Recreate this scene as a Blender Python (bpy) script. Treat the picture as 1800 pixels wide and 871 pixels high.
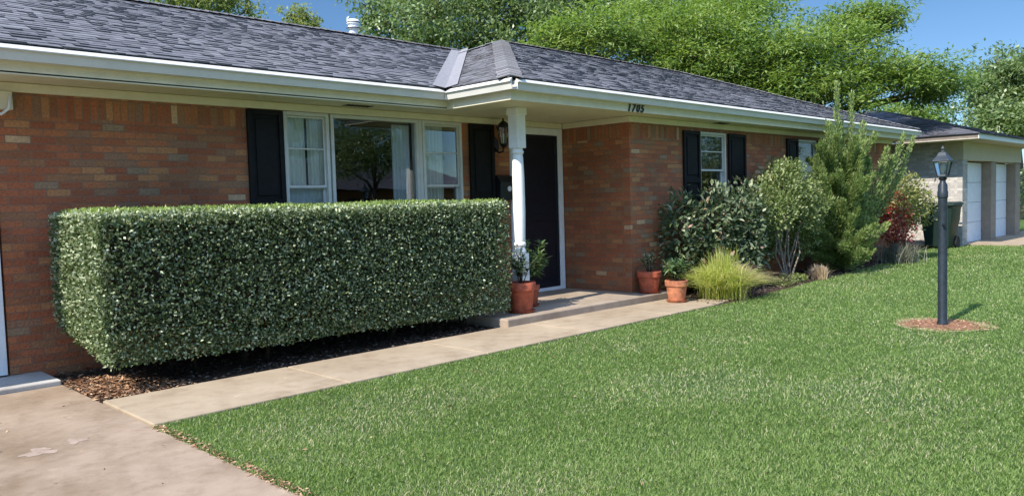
import bpy, bmesh, math, random
import numpy as np
from mathutils import Vector, Matrix

random.seed(7)
rng = np.random.default_rng(7)
scene = bpy.context.scene
for o in list(bpy.data.objects):
    bpy.data.objects.remove(o, do_unlink=True)
COL = scene.collection
PI = math.pi

# ------------------------------------------------------------------ camera
def make_camera():
    yaw, pitch, roll = math.radians(44.99), math.radians(-3.313), 0.02878
    F = Vector((math.cos(yaw)*math.cos(pitch), math.sin(yaw)*math.cos(pitch), math.sin(pitch)))
    R = Vector((math.sin(yaw), -math.cos(yaw), 0)); U = R.cross(F)
    c, s = math.cos(roll), math.sin(roll)
    R2, U2 = c*R - s*U, s*R + c*U
    cam = bpy.data.objects.new('camera', bpy.data.cameras.new('camera'))
    COL.objects.link(cam)
    m = Matrix((R2, U2, -F)).transposed().to_4x4(); m.translation = Vector((0, 0, 1.45))
    cam.matrix_world = m
    cam.data.sensor_width = 36; cam.data.lens = 1387.4/1800*36
    cam.data.clip_start = .05; cam.data.clip_end = 2000
    scene.camera = cam
make_camera()

# ------------------------------------------------------------------ sky and sun
SUN_EL, SUN_A = math.radians(45), math.radians(4)          # the sun stands to the left, along the front of the house
TO_SUN = Vector((-math.cos(SUN_EL)*math.cos(SUN_A), -math.cos(SUN_EL)*math.sin(SUN_A), math.sin(SUN_EL)))
w = bpy.data.worlds.new('World'); scene.world = w; w.use_nodes = True
nt = w.node_tree
sky = nt.nodes.new('ShaderNodeTexSky'); sky.sky_type = 'NISHITA'; sky.sun_disc = False
sky.sun_elevation = SUN_EL; sky.sun_rotation = math.atan2(TO_SUN.x, TO_SUN.y)
sky.altitude = 2500; sky.air_density = 1; sky.dust_density = 0; sky.ozone_density = 3.0
hs = nt.nodes.new('ShaderNodeHueSaturation'); hs.inputs['Saturation'].default_value = 1.0
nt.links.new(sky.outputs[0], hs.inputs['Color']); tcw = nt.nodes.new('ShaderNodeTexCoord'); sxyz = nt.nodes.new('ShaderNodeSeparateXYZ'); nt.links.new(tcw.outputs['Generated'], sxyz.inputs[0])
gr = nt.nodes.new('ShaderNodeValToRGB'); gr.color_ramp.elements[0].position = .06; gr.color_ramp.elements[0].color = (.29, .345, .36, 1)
gr.color_ramp.elements[1].position = .6; gr.color_ramp.elements[1].color = (2.9, 2.5, 2.1, 1)  # overhead sky, out of view, boosted as added fill; low sky toned down
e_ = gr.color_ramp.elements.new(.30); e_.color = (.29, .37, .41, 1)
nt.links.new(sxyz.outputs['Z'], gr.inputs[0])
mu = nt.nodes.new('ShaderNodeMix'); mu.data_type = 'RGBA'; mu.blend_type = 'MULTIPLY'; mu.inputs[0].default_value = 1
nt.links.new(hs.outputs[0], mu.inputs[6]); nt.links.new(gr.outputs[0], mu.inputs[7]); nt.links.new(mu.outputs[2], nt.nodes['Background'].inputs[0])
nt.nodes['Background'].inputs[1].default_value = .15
sl = bpy.data.lights.new('sun', 'SUN'); sl.energy = 3.5; sl.angle = math.radians(.53); sl.color = (1, .94, .83)
so = bpy.data.objects.new('sun', sl); COL.objects.link(so)
so.rotation_euler = TO_SUN.to_track_quat('Z', 'Y').to_euler()
scene.view_settings.view_transform = 'Standard'; scene.view_settings.look = 'None'
scene.view_settings.exposure = 1.2; scene.view_settings.gamma = 1
scene.cycles.max_bounces = 6; scene.cycles.transparent_max_bounces = 12
scene.cycles.use_denoising = True

# ------------------------------------------------------------------ materials
def M(name):
    m = bpy.data.materials.new(name); m.use_nodes = True
    return m, m.node_tree, m.node_tree.nodes['Principled BSDF']

def ramp(nt, stops, interp='LINEAR'):
    r = nt.nodes.new('ShaderNodeValToRGB'); r.color_ramp.interpolation = interp
    e = r.color_ramp.elements
    while len(e) > 1: e.remove(e[0])
    e[0].position = stops[0][0]; e[0].color = (*stops[0][1], 1)
    for p, c in stops[1:]:
        k = e.new(p); k.color = (*c, 1)
    return r

def noise(nt, scale, detail=4, vec=None, rough=.55):
    n = nt.nodes.new('ShaderNodeTexNoise'); n.inputs['Scale'].default_value = scale
    n.inputs['Detail'].default_value = detail; n.inputs['Roughness'].default_value = rough
    if vec is not None: nt.links.new(vec, n.inputs['Vector'])
    return n

def objvec(nt):
    t = nt.nodes.new('ShaderNodeTexCoord'); return t.outputs['Object']

def mix(nt, a, b, fac, mode='MIX'):
    x = nt.nodes.new('ShaderNodeMix'); x.data_type = 'RGBA'; x.blend_type = mode
    for sock, v in ((x.inputs[0], fac), (x.inputs[6], a), (x.inputs[7], b)):
        if hasattr(v, 'is_output'): nt.links.new(v, sock)
        elif isinstance(v, (int, float)): sock.default_value = v
        else: sock.default_value = (*v, 1)
    return x.outputs[2]

def bump(nt, b, height, strength, dist=.01):
    n = nt.nodes.new('ShaderNodeBump'); n.inputs['Strength'].default_value = strength
    n.inputs['Distance'].default_value = dist
    nt.links.new(height, n.inputs['Height']); nt.links.new(n.outputs[0], b.inputs['Normal'])

def paint(name, col, rough=.5, var=.06, scale=6, spec=.4, metallic=0):
    m, nt, b = M(name)
    v = objvec(nt); n = noise(nt, scale, 8, v, .7)
    r = ramp(nt, [(.35, tuple(c*(1-var*1.6) for c in col)), (.7, tuple(min(1, c*(1+var)) for c in col))])
    nt.links.new(n.outputs['Fac'], r.inputs[0]); nt.links.new(r.outputs[0], b.inputs['Base Color'])
    b.inputs['Roughness'].default_value = rough; b.inputs['Specular IOR Level'].default_value = spec
    b.inputs['Metallic'].default_value = metallic
    bump(nt, b, noise(nt, 60, 3, v).outputs['Fac'], .08, .004)
    return m

def brick_mat(name, axis, palette, mortar, soldier_z=None, bw=.2, bh=.0677, ms=.009, weather=.25):
    """axis: 'x' or 'y' = the direction the wall runs in."""
    m, nt, b = M(name)
    v = objvec(nt); sep = nt.nodes.new('ShaderNodeSeparateXYZ'); nt.links.new(v, sep.inputs[0])
    run = sep.outputs['X' if axis == 'x' else 'Y']
    def bricks(u, w_, width, height, off):
        cmb = nt.nodes.new('ShaderNodeCombineXYZ'); nt.links.new(u, cmb.inputs[0]); nt.links.new(w_, cmb.inputs[1])
        # slight waviness so that courses are not ruled lines
        nn = noise(nt, 1.7, 2, v); va = nt.nodes.new('ShaderNodeVectorMath'); va.operation = 'MULTIPLY_ADD'
        nt.links.new(nn.outputs['Color'], va.inputs[0]); va.inputs[1].default_value = (.012, .012, 0)
        nt.links.new(cmb.outputs[0], va.inputs[2])
        t = nt.nodes.new('ShaderNodeTexBrick'); nt.links.new(va.outputs[0], t.inputs['Vector'])
        t.inputs['Scale'].default_value = 1; t.inputs['Brick Width'].default_value = width
        t.inputs['Row Height'].default_value = height; t.inputs['Mortar Size'].default_value = ms/2
        t.inputs['Mortar Smooth'].default_value = .15; t.offset = off
        t.inputs['Color1'].default_value = (0, 0, 0, 1); t.inputs['Color2'].default_value = (1, 1, 1, 1)
        t.inputs['Bias'].default_value = 0
        return t
    t = bricks(run, sep.outputs['Z'], bw, bh, .5)
    col, fac = t.outputs['Color'], t.outputs['Fac']
    if soldier_z is not None:
        t2 = bricks(run, sep.outputs['Z'], bh, .21, 0)
        gt = nt.nodes.new('ShaderNodeMath'); gt.operation = 'GREATER_THAN'; nt.links.new(sep.outputs['Z'], gt.inputs[0]); gt.inputs[1].default_value = soldier_z
        col = mix(nt, col, t2.outputs['Color'], gt.outputs[0]); fac = mix(nt, fac, t2.outputs['Fac'], gt.outputs[0])
    r = ramp(nt, palette, 'CONSTANT'); nt.links.new(col, r.inputs[0])
    # within-brick mottling and broad weathering
    n1 = noise(nt, 45, 4, v); r1 = ramp(nt, [(.25, (.6, .6, .6)), (.75, (1.3, 1.25, 1.2))]); nt.links.new(n1.outputs['Fac'], r1.inputs[0])
    c = mix(nt, r.outputs[0], r1.outputs[0], .8, 'MULTIPLY')
    n2 = noise(nt, 1.1, 5, v); r2 = ramp(nt, [(.35, (1-weather*.9, 1-weather, 1-weather)), (.65, (1.12, 1.08, 1.05))]); nt.links.new(n2.outputs['Fac'], r2.inputs[0])
    c = mix(nt, c, r2.outputs[0], 1, 'MULTIPLY')
    c = mix(nt, c, mortar, fac)
    nt.links.new(c, b.inputs['Base Color']); b.inputs['Roughness'].default_value = .85
    b.inputs['Specular IOR Level'].default_value = .25
    inv = nt.nodes.new('ShaderNodeMath'); inv.operation = 'MULTIPLY_ADD'; inv.inputs[1].default_value = -1; nt.links.new(fac, inv.inputs[0])
    nt.links.new(n1.outputs['Fac'], inv.inputs[2])
    bump(nt, b, inv.outputs[0], 1, .012)
    return m

RED = [(0, (0.307, 0.131, 0.066)), (.12, (0.409, 0.142, 0.066)), (.28, (0.341, 0.119, 0.058)), (.42, (0.433, 0.165, 0.074)), (.56, (0.375, 0.131, 0.062)),
       (.64, (0.341, 0.170, 0.085)), (.73, (0.420, 0.170, 0.074)), (.81, (0.307, 0.170, 0.099)), (.89, (0.467, 0.227, 0.099)), (.955, (0.307, 0.215, 0.132)), (.988, (0.546, 0.374, 0.218))]
GREY = [(0, (.38, .36, .34)), (.3, (.48, .46, .43)), (.6, (.42, .40, .385)), (.85, (.55, .53, .5))]

def rnd_leaf(name, stops, rough=.45, trans=.3, spec=.5, sheen_var=True):
    m, nt, b = M(name)
    a = nt.nodes.new('ShaderNodeAttribute'); a.attribute_name = 'rnd'
    r = ramp(nt, stops); nt.links.new(a.outputs['Fac'], r.inputs[0])
    nt.links.new(r.outputs[0], b.inputs['Base Color'])
    b.inputs['Roughness'].default_value = rough; b.inputs['Specular IOR Level'].default_value = spec
    if trans > 0:
        t = nt.nodes.new('ShaderNodeBsdfTranslucent')
        hs = nt.nodes.new('ShaderNodeHueSaturation'); hs.inputs['Saturation'].default_value = 1.15; hs.inputs['Value'].default_value = 1.5
        hs.inputs['Hue'].default_value = .49
        nt.links.new(r.outputs[0], hs.inputs['Color']); nt.links.new(hs.outputs[0], t.inputs[0])
        x = nt.nodes.new('ShaderNodeMixShader'); x.inputs[0].default_value = trans
        nt.links.new(b.outputs[0], x.inputs[1]); nt.links.new(t.outputs[0], x.inputs[2])
        nt.links.new(x.outputs[0], nt.nodes['Material Output'].inputs['Surface'])
    return m

def concrete(name, col, stain, scale=1.0, speck=.5):
    m, nt, b = M(name)
    v = objvec(nt)
    n1 = noise(nt, .9*scale, 6, v, .65); n2 = noise(nt, 3.5*scale, 6, v, .7); n3 = noise(nt, 140, 5, v, .8)
    r1 = ramp(nt, [(.32, stain), (.55, col), (.72, tuple(min(1, c*1.12) for c in col))]); nt.links.new(n1.outputs['Fac'], r1.inputs[0])
    r2 = ramp(nt, [(.32, (.80, .77, .74)), (.5, (1, 1, 1)), (.63, (1.05, 1.05, 1.05)), (.7, (1.3, 1.3, 1.32))]); nt.links.new(n2.outputs['Fac'], r2.inputs[0])
    r3 = ramp(nt, [(.35, (.78, .78, .78)), (.65, (1.12, 1.12, 1.12))]); nt.links.new(n3.outputs['Fac'], r3.inputs[0])
    c = mix(nt, mix(nt, r1.outputs[0], r2.outputs[0], 1, 'MULTIPLY'), r3.outputs[0], speck, 'MULTIPLY')
    nt.links.new(c, b.inputs['Base Color']); b.inputs['Roughness'].default_value = .9; b.inputs['Specular IOR Level'].default_value = .25
    bump(nt, b, n3.outputs['Fac'], .25, .004)
    return m

def soil(name, c0, c1, c2, scale=14):
    m, nt, b = M(name); v = objvec(nt)
    n = noise(nt, scale, 8, v, .75); r = ramp(nt, [(.3, c0), (.5, c1), (.7, c2)]); nt.links.new(n.outputs['Fac'], r.inputs[0])
    nt.links.new(r.outputs[0], b.inputs['Base Color']); b.inputs['Roughness'].default_value = .95; b.inputs['Specular IOR Level'].default_value = .1
    bump(nt, b, n.outputs['Fac'], .8, .03)
    return m

MT = {}
MT['brick_x'] = brick_mat('red brick front', 'x', RED, (.24, .15, .10), 2.33)
MT['brick_y'] = brick_mat('red brick return', 'y', RED, (.24, .15, .10), 2.33)
MT['cream'] = paint('cream trim paint', (.73, .67, .49), .55)
MT['white'] = paint('white trim paint', (.78, .79, .8), .45)
MT['gutter'] = paint('white gutter enamel', (.61, .595, .54), .45, .05, 3)
MT['post'] = paint('white post paint', (.8, .8, .79), .5, .05, 9)
MT['black'] = paint('black shutter paint', (.010, .009, .0095), .6, .3, 12, .2)
MT['door'] = paint('navy black door paint', (.013, .015, .022), .3, .2, 8)
MT['alum'] = paint('almond aluminium', (.6, .59, .53), .4, .06, 8)
MT['iron'] = paint('black iron', (.01, .01, .011), .4, .3, 30)
MT['lamp'] = paint('dark blue grey lamp enamel', (.02, .028, .036), .38, .25, 20)
MT['bin'] = paint('dark green plastic', (.014, .03, .026), .5, .15, 5)
MT['rubber'] = paint('black rubber', (.012, .012, .012), .8)
MT['terracotta'] = paint('terracotta clay', (.42, .10, .048), .8, .3, 11)
MT['terracotta_pale'] = paint('pale terracotta clay', (.46, .17, .085), .85, .35, 11)
MT['bark'] = soil('grey brown bark', (.06, .045, .035), (.12, .095, .075), (.2, .165, .135), 22)
MT['stem_pale'] = soil('pale shrub stems', (.14, .1, .075), (.26, .2, .16), (.36, .29, .24), 25)
MT['twig'] = soil('dark twigs', (.02, .018, .012), (.035, .03, .02), (.05, .045, .03), 25)
MT['conc_walk'] = concrete('path concrete', (.345, .268, .185), (.29, .217, .145), 1.2)
MT['conc_drive'] = concrete('driveway concrete', (.30, .222, .158), (.20, .138, .088), 1.5)
MT['conc_step'] = concrete('step concrete', (.34, .27, .205), (.25, .19, .14), 1.3)
MT['conc_grey'] = concrete('grey concrete', (.48, .46, .43), (.36, .34, .32))
MT['stone'] = concrete('tan sandstone', (.42, .29, .2), (.26, .17, .11), 4)
MT['mulch'] = soil('dark mulch soil', (.03, .02, .014), (.07, .048, .034), (.13, .092, .066), 25)
MT['ring_soil'] = soil('reddish bare soil', (.14, .065, .035), (.26, .13, .075), (.38, .22, .14), 16)
MT['ring_dry'] = soil('dry tan thatch', (.2, .15, .08), (.36, .27, .16), (.5, .4, .26), 30)
MT['nbrick_x'] = brick_mat('painted grey brick front', 'x', GREY, (.4, .39, .37), None, weather=.12)
MT['nbrick_y'] = brick_mat('painted grey brick side', 'y', GREY, (.4, .39, .37), None, weather=.12)
MT['ntrim'] = paint('tan trim paint', (.52, .44, .32), .6)
MT['npost'] = paint('brown pillar paint', (.2, .155, .125), .7, .15)
MT['npillar'] = paint('tan pillar paint', (.3, .235, .18), .7, .12)
MT['ndoor'] = paint('white garage door paint', (.75, .76, .8), .5)
MT['dark_room'] = paint('painted interior darkness', (.05, .047, .042), .9)  # near-black: darkness of unlit rooms and vent slots put into the colour
MT['curtain'] = paint('sheer off white curtain', (.82, .84, .78), .9, .06, 3)
MT['curtain_blue'] = paint('pale blue grey curtain', (.72, .77, .8), .9, .06, 3)
MT['mail'] = paint('black mailbox enamel', (.015, .015, .018), .35)
MT['valley'] = soil('weathered valley metal', (.19, .183, .19), (.25, .24, .25), (.31, .30, .31), 18)
MT['scuff'] = concrete('pale worn concrete', (.335, .25, .195), (.27, .195, .145), 6)
MT['asphalt'] = concrete('asphalt', (.06, .06, .06), (.045, .045, .045))

def shingle_mat(name, stops):
    m, nt, b = M(name); v = objvec(nt)
    a = nt.nodes.new('ShaderNodeAttribute'); a.attribute_name = 'rnd'
    r = ramp(nt, stops); nt.links.new(a.outputs['Fac'], r.inputs[0])
    n = noise(nt, 130, 3, v); r2 = ramp(nt, [(.3, (.7, .7, .7)), (.7, (1.3, 1.3, 1.3))]); nt.links.new(n.outputs['Fac'], r2.inputs[0])
    n3 = noise(nt, .8, 5, v); r3 = ramp(nt, [(.3, (.82, .82, .84)), (.7, (1.15, 1.13, 1.12))]); nt.links.new(n3.outputs['Fac'], r3.inputs[0])
    c = mix(nt, mix(nt, r.outputs[0], r2.outputs[0], .75, 'MULTIPLY'), r3.outputs[0], 1, 'MULTIPLY')
    nt.links.new(c, b.inputs['Base Color']); b.inputs['Roughness'].default_value = .92; b.inputs['Specular IOR Level'].default_value = .3
    bump(nt, b, n.outputs['Fac'], .5, .004)
    return m
MT['shingle'] = shingle_mat('grey asphalt shingles', [(0, (.105, .102, .11)), (.35, (.136, .133, .141)), (.7, (.158, .155, .164)), (1, (.19, .187, .197))])
MT['cap'] = shingle_mat('pale ridge cap shingles', [(0, (.19, .185, .19)), (1, (.28, .27, .275))])
MT['nshingle'] = shingle_mat('neighbour shingles', [(0, (.06, .06, .07)), (1, (.13, .13, .15))])

def glass_mat(name, tint=(.75, .8, .82), refl=1.0):
    m = bpy.data.materials.new(name); m.use_nodes = True; nt = m.node_tree; nt.nodes.clear()
    out = nt.nodes.new('ShaderNodeOutputMaterial'); tr = nt.nodes.new('ShaderNodeBsdfTransparent'); tr.inputs[0].default_value = (*tint, 1)
    gl = nt.nodes.new('ShaderNodeBsdfGlossy'); gl.inputs['Roughness'].default_value = .01
    fr = nt.nodes.new('ShaderNodeFresnel'); fr.inputs[0].default_value = 1.5
    mu = nt.nodes.new('ShaderNodeMath'); mu.operation = 'MULTIPLY'; mu.inputs[1].default_value = refl; mu.use_clamp = True
    nt.links.new(fr.outputs[0], mu.inputs[0])
    n = noise(nt, 2.2, 2, objvec(nt)); bp = nt.nodes.new('ShaderNodeBump'); bp.inputs['Strength'].default_value = .05; bp.inputs['Distance'].default_value = .01
    nt.links.new(n.outputs['Fac'], bp.inputs['Height']); nt.links.new(bp.outputs[0], gl.inputs['Normal'])
    x = nt.nodes.new('ShaderNodeMixShader'); nt.links.new(mu.outputs[0], x.inputs[0]); nt.links.new(tr.outputs[0], x.inputs[1]); nt.links.new(gl.outputs[0], x.inputs[2])
    nt.links.new(x.outputs[0], out.inputs[0])
    return m
MT['glass'] = glass_mat('window glass', (.93, .95, .94), .95)
MT['glass_lamp'] = glass_mat('lantern glass', (.93, .95, .97), 1.5)

# foliage
MT['hedge'] = rnd_leaf('boxy hedge leaves', [(0, (.03, .055, .016)), (.42, (.07, .115, .03)), (.56, (.15, .20, .075)), (.68, (.36, .42, .23)), (1, (.64, .68, .47))], .5, .22, .5)  # palest tones stand in for glints, put into the leaf colour
MT['hedge_new'] = rnd_leaf('fresh hedge tips', [(0, (.16, .24, .055)), (1, (.34, .42, .13))], .4, .35)
MT['photinia'] = rnd_leaf('broad glossy shrub leaves', [(0, (.035, .065, .028)), (.55, (.08, .12, .05)), (.8, (.22, .26, .14)), (.985, (.42, .42, .28)), (1, (.36, .22, .15))], .5, .15, .5)  # pale stops are painted-in glints; the last stop is reddish leaves
MT['privet'] = rnd_leaf('light olive shrub leaves', [(0, (.07, .11, .03)), (.5, (.15, .20, .055)), (.8, (.28, .32, .13)), (1, (.42, .44, .24))], .5, .3, .4)
MT['juniper'] = rnd_leaf('juniper needles', [(0, (.07, .12, .035)), (.5, (.19, .27, .08)), (1, (.44, .48, .2))], .6, .35, .3)
MT['redtip'] = rnd_leaf('red and olive leaves', [(0, (.16, .02, .025)), (.45, (.34, .05, .04)), (.75, (.42, .14, .08)), (1, (.3, .24, .09))], .4, .25)
MT['redtip_green'] = rnd_leaf('yellow green leaves', [(0, (.11, .14, .035)), (.6, (.25, .27, .08)), (1, (.42, .36, .15))], .4, .3)
MT['greygrass'] = rnd_leaf('grey green blades', [(0, (.1, .11, .07)), (1, (.25, .25, .19))], .6, .2)
MT['feather_green'] = rnd_leaf('feather grass blades', [(0, (.24, .32, .05)), (.6, (.42, .46, .10)), (1, (.58, .56, .24))], .5, .4)
MT['feather_tan'] = rnd_leaf('feather grass seed heads', [(0, (.38, .28, .16)), (1, (.6, .48, .32))], .7, .35)
MT['pot_leaf'] = rnd_leaf('potted plant leaves', [(0, (.055, .10, .04)), (.7, (.12, .19, .07)), (1, (.26, .32, .16))], .4, .3)
MT['tree_dark'] = rnd_leaf('deep green tree leaves', [(0, (.07, .115, .038)), (.6, (.165, .235, .08)), (1, (.31, .38, .18))], .4, .4, .7)
MT['tree_light'] = rnd_leaf('bright green feathery leaves', [(0, (.065, .12, .028)), (.5, (.155, .245, .05)), (1, (.31, .38, .115))], .5, .42)
MT['tree_yellow'] = rnd_leaf('yellow green tree leaves', [(0, (.12, .16, .045)), (1, (.30, .34, .12))], .5, .45)
MT['grass'] = rnd_leaf('lawn blades', [(0, (.11, .165, .04)), (.45, (.19, .285, .075)), (.86, (.30, .39, .135)), (.93, (.42, .42, .22)), (1, (.58, .52, .36))], .5, .4, .35)
MT['chips'] = rnd_leaf('dry leaf litter', [(0, (.13, .06, .035)), (.5, (.30, .16, .09)), (1, (.5, .33, .2))], .8, 0, .2)
MT['bark_chips'] = rnd_leaf('dark bark chips', [(0, (.03, .021, .015)), (.6, (.10, .07, .052)), (1, (.26, .21, .17))], .8, 0, .2)

# ------------------------------------------------------------------ mesh helpers
class MB:
    def __init__(s): s.v, s.f, s.r = [], [], []
    def poly(s, pts, rnd=0.5):
        i = len(s.v); s.v += [tuple(p) for p in pts]; s.f.append(tuple(range(i, i+len(pts)))); s.r += [rnd]*len(pts)
    def box(s, lo, hi, rnd=.5):
        (a, b, c), (d, e, f) = lo, hi
        p = [(a, b, c), (d, b, c), (d, e, c), (a, e, c), (a, b, f), (d, b, f), (d, e, f), (a, e, f)]
        i = len(s.v); s.v += p; s.r += [rnd]*8
        s.f += [tuple(i+k for k in q) for q in ((0, 3, 2, 1), (4, 5, 6, 7), (0, 1, 5, 4), (1, 2, 6, 5), (2, 3, 7, 6), (3, 0, 4, 7))]
        return s
    def prism(s, pts2, axis, a, b):
        """extrude a 2-D polygon along axis 0,1,2 from a to b"""
        def mk(p, t):
            q = list(p); q.insert(axis, t); return tuple(q)
        n = len(pts2); i = len(s.v); s.v += [mk(p, a) for p in pts2]+[mk(p, b) for p in pts2]; s.r += [.5]*2*n
        s.f.append(tuple(i+k for k in range(n))); s.f.append(tuple(i+n+k for k in reversed(range(n))))
        s.f += [(i+k, i+n+k, i+n+(k+1) % n, i+(k+1) % n) for k in range(n)]
        return s
    def lathe(s, prof, c=(0, 0, 0), seg=20, start=0.0, sq=False):
        i = len(s.v); n = len(prof)
        for (r, z) in prof:
            for k in range(seg):
                a = start+2*PI*k/seg
                s.v.append((c[0]+r*math.cos(a), c[1]+r*math.sin(a), c[2]+z)); s.r.append(.5)
        for j in range(n-1):
            for k in range(seg):
                k2 = (k+1) % seg
                s.f.append((i+j*seg+k, i+j*seg+k2, i+(j+1)*seg+k2, i+(j+1)*seg+k))
        s.f.append(tuple(i+k for k in reversed(range(seg)))); s.f.append(tuple(i+(n-1)*seg+k for k in range(seg)))
        return s
    def tube(s, pts, rad, seg=7):
        pts = [Vector(p) for p in pts]; n = len(pts)
        if not hasattr(rad, '__len__'): rad = [rad]*n
        i = len(s.v); ref = Vector((.13, .27, .95))
        for j, p in enumerate(pts):
            d = (pts[min(j+1, n-1)]-pts[max(j-1, 0)]).normalized()
            if abs(d.dot(ref)) > .97: ref = Vector((1, .1, 0))
            u = d.cross(ref).normalized(); v = d.cross(u)
            for k in range(seg):
                a = 2*PI*k/seg; q = p+(u*math.cos(a)+v*math.sin(a))*rad[j]
                s.v.append(tuple(q)); s.r.append(.5)
        for j in range(n-1):
            for k in range(seg):
                k2 = (k+1) % seg
                s.f.append((i+j*seg+k, i+(j+1)*seg+k, i+(j+1)*seg+k2, i+j*seg+k2))
        s.f.append(tuple(i+k for k in range(seg))); s.f.append(tuple(i+(n-1)*seg+k for k in reversed(range(seg))))
        return s
    def build(s, name, mat, parent=None, smooth=False, bevel=0, fix=True, sharp=None):
        me = bpy.data.meshes.new(name); me.from_pydata(s.v, [], s.f)
        if fix:
            bm = bmesh.new(); bm.from_mesh(me); bmesh.ops.recalc_face_normals(bm, faces=bm.faces)
            bm.to_mesh(me); bm.free()
        at = me.attributes.new('rnd', 'FLOAT', 'POINT'); at.data.foreach_set('value', np.array(s.r, dtype=np.float32))
        me.materials.append(mat); o = bpy.data.objects.new(name, me); COL.objects.link(o)
        if parent is not None:
            o.parent = parent; o.matrix_parent_inverse = Matrix.Translation(-parent.location) if parent.parent is None and parent.type == 'EMPTY' else Matrix()
        if smooth:
            me.shade_smooth()
            if sharp is not None: me.set_sharp_from_angle(angle=sharp)
        if bevel:
            b = o.modifiers.new('bevel', 'BEVEL'); b.width = bevel; b.segments = 2; b.limit_method = 'ANGLE'; b.angle_limit = .6
        return o

def tag(o, label, cat, group=None, kind=None):
    if label: o['label'] = label
    if cat: o['category'] = cat
    if group: o['group'] = group
    if kind: o['kind'] = kind
    return o
def thing(name, label, cat, loc, group=None):
    o = bpy.data.objects.new(name, None); COL.objects.link(o); o.location = loc; o.empty_display_size = .1
    return tag(o, label, cat, group)
def lab(o, t): o['label'] = t; return o
def structure(o): o['kind'] = 'structure'; return o

def unit(a): return a/np.maximum(np.linalg.norm(a, axis=1, keepdims=True), 1e-9)

def leaf_arrays(P, D, Nn, L, Wd, fold=.15):
    N = len(P); D = unit(D); S = unit(np.cross(D, Nn)); Up = np.cross(S, D)
    L = np.broadcast_to(np.asarray(L, float), (N,))[:, None]; Wd = np.broadcast_to(np.asarray(Wd, float), (N,))[:, None]
    mid = P+D*L*.45+Up*Wd*fold
    return np.stack([P, mid+S*Wd*.5, P+D*L-Up*L*.06, mid-S*Wd*.5], axis=1)      # N,4,3

def quads_object(name, Q, rnd, mat, parent=None):
    """one mesh of many separate n-gons; Q is N,k,3"""
    N, k = Q.shape[:2]
    if parent is not None and parent.parent is None and parent.type == 'EMPTY': Q = Q-np.array(parent.location)
    me = bpy.data.meshes.new(name)
    me.vertices.add(N*k); me.vertices.foreach_set('co', Q.reshape(-1).astype(np.float32))
    me.loops.add(N*k); me.loops.foreach_set('vertex_index', np.arange(N*k, dtype=np.int32))
    me.polygons.add(N); me.polygons.foreach_set('loop_start', np.arange(0, N*k, k, dtype=np.int32))
    me.update(calc_edges=True)
    at = me.attributes.new('rnd', 'FLOAT', 'POINT'); at.data.foreach_set('value', np.repeat(np.asarray(rnd, np.float32), k))
    me.materials.append(mat); o = bpy.data.objects.new(name, me); COL.objects.link(o)
    if parent is not None: o.parent = parent
    return o

def rvec(n): return unit(rng.normal(size=(n, 3)))

def clip(poly, planes):
    """keep the part of a 3-D polygon with a*x+b*y+c >= 0 for each (a,b,c)"""
    for a, b, c in planes:
        out = []
        for i in range(len(poly)):
            p, q = poly[i], poly[(i+1) % len(poly)]
            dp, dq = a*p[0]+b*p[1]+c, a*q[0]+b*q[1]+c
            if dp >= 0: out.append(p)
            if (dp >= 0) != (dq >= 0):
                t = dp/(dp-dq); out.append(tuple(p[k]+t*(q[k]-p[k]) for k in range(3)))
        poly = out
        if len(poly) < 3: return None
    return poly

# ------------------------------------------------------------------ ground, lawn, paths
def sheet(name, pts, z, mat, thick=None):
    m = MB()
    if thick: m.prism(pts, 2, z-thick, z)
    else: m.poly([(x, y, z) for x, y in pts])
    return structure(m.build(name, mat))

m_, nt_, b_ = M('lawn soil and thatch')
v_ = objvec(nt_); n1_ = noise(nt_, 55, 6, v_, .8); n2_ = noise(nt_, .7, 4, v_)
ra_ = ramp(nt_, [(.3, (.03, .05, .015)), (.5, (.075, .13, .035)), (.7, (.13, .2, .06))]); nt_.links.new(n1_.outputs['Fac'], ra_.inputs[0])
rb_ = ramp(nt_, [(.35, (.9, .9, .85)), (.62, (1.1, 1.1, 1)), (.75, (1.5, 1.2, 1.1))]); nt_.links.new(n2_.outputs['Fac'], rb_.inputs[0])
nt_.links.new(mix(nt_, ra_.outputs[0], rb_.outputs[0], 1, 'MULTIPLY'), b_.inputs['Base Color'])
b_.inputs['Roughness'].default_value = .95; b_.inputs['Specular IOR Level'].default_value = .1
bump(nt_, b_, n1_.outputs['Fac'], 1, .03)
MT['lawn'] = m_

def blob(cx, cy, r, jitter, n=40, sx=1, sy=1):
    ph = rng.uniform(0, 6.28, 4)
    return [(cx+sx*r*(1+jitter*(math.sin(3*a+ph[0])+.6*math.sin(5*a+ph[1])+.5*math.sin(9*a+ph[2])))*math.cos(a),
             cy+sy*r*(1+jitter*(math.sin(3*a+ph[0])+.6*math.sin(5*a+ph[1])+.5*math.sin(9*a+ph[2])))*math.sin(a)) for a in [2*PI*k/n for k in range(n)]]
sheet('ground', [(-300, -300), (400, -300), (400, 400), (-300, 400)], -.03, MT['lawn'])
EDGE = [(9.25, 5.45), (9.9, 5.42), (11, 5.5), (12.4, 5.62), (13.8, 5.72), (16, 5.85), (18.2, 5.95), (19.6, 6.3), (20.2, 6.7), (22.4, 6.75)]   # front edge of the bed on the right
sheet('lawn', [(1.99, -40), (60, -40), (60, 5.95)]+[(x, y) for x, y in reversed(EDGE)]+[(1.99, 5.47)], 0, MT['lawn'])
sheet('driveway', [(-14, -30), (1.97, -30), (1.97, 7.42), (-14, 7.42)], .012, MT['conc_drive'], .1)
sheet('pale_scuff', blob(1.29, 5.42, .085, .25), .014, MT['scuff'])
sheet('pale_scuff', blob(1.52, 5.5, .06, .3), .014, MT['scuff'])
sheet('planting_bed', [(1.985, 6.49), (6.3, 6.49), (6.3, 8.1), (1.985, 8.1)], -.004, MT['mulch'])
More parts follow.
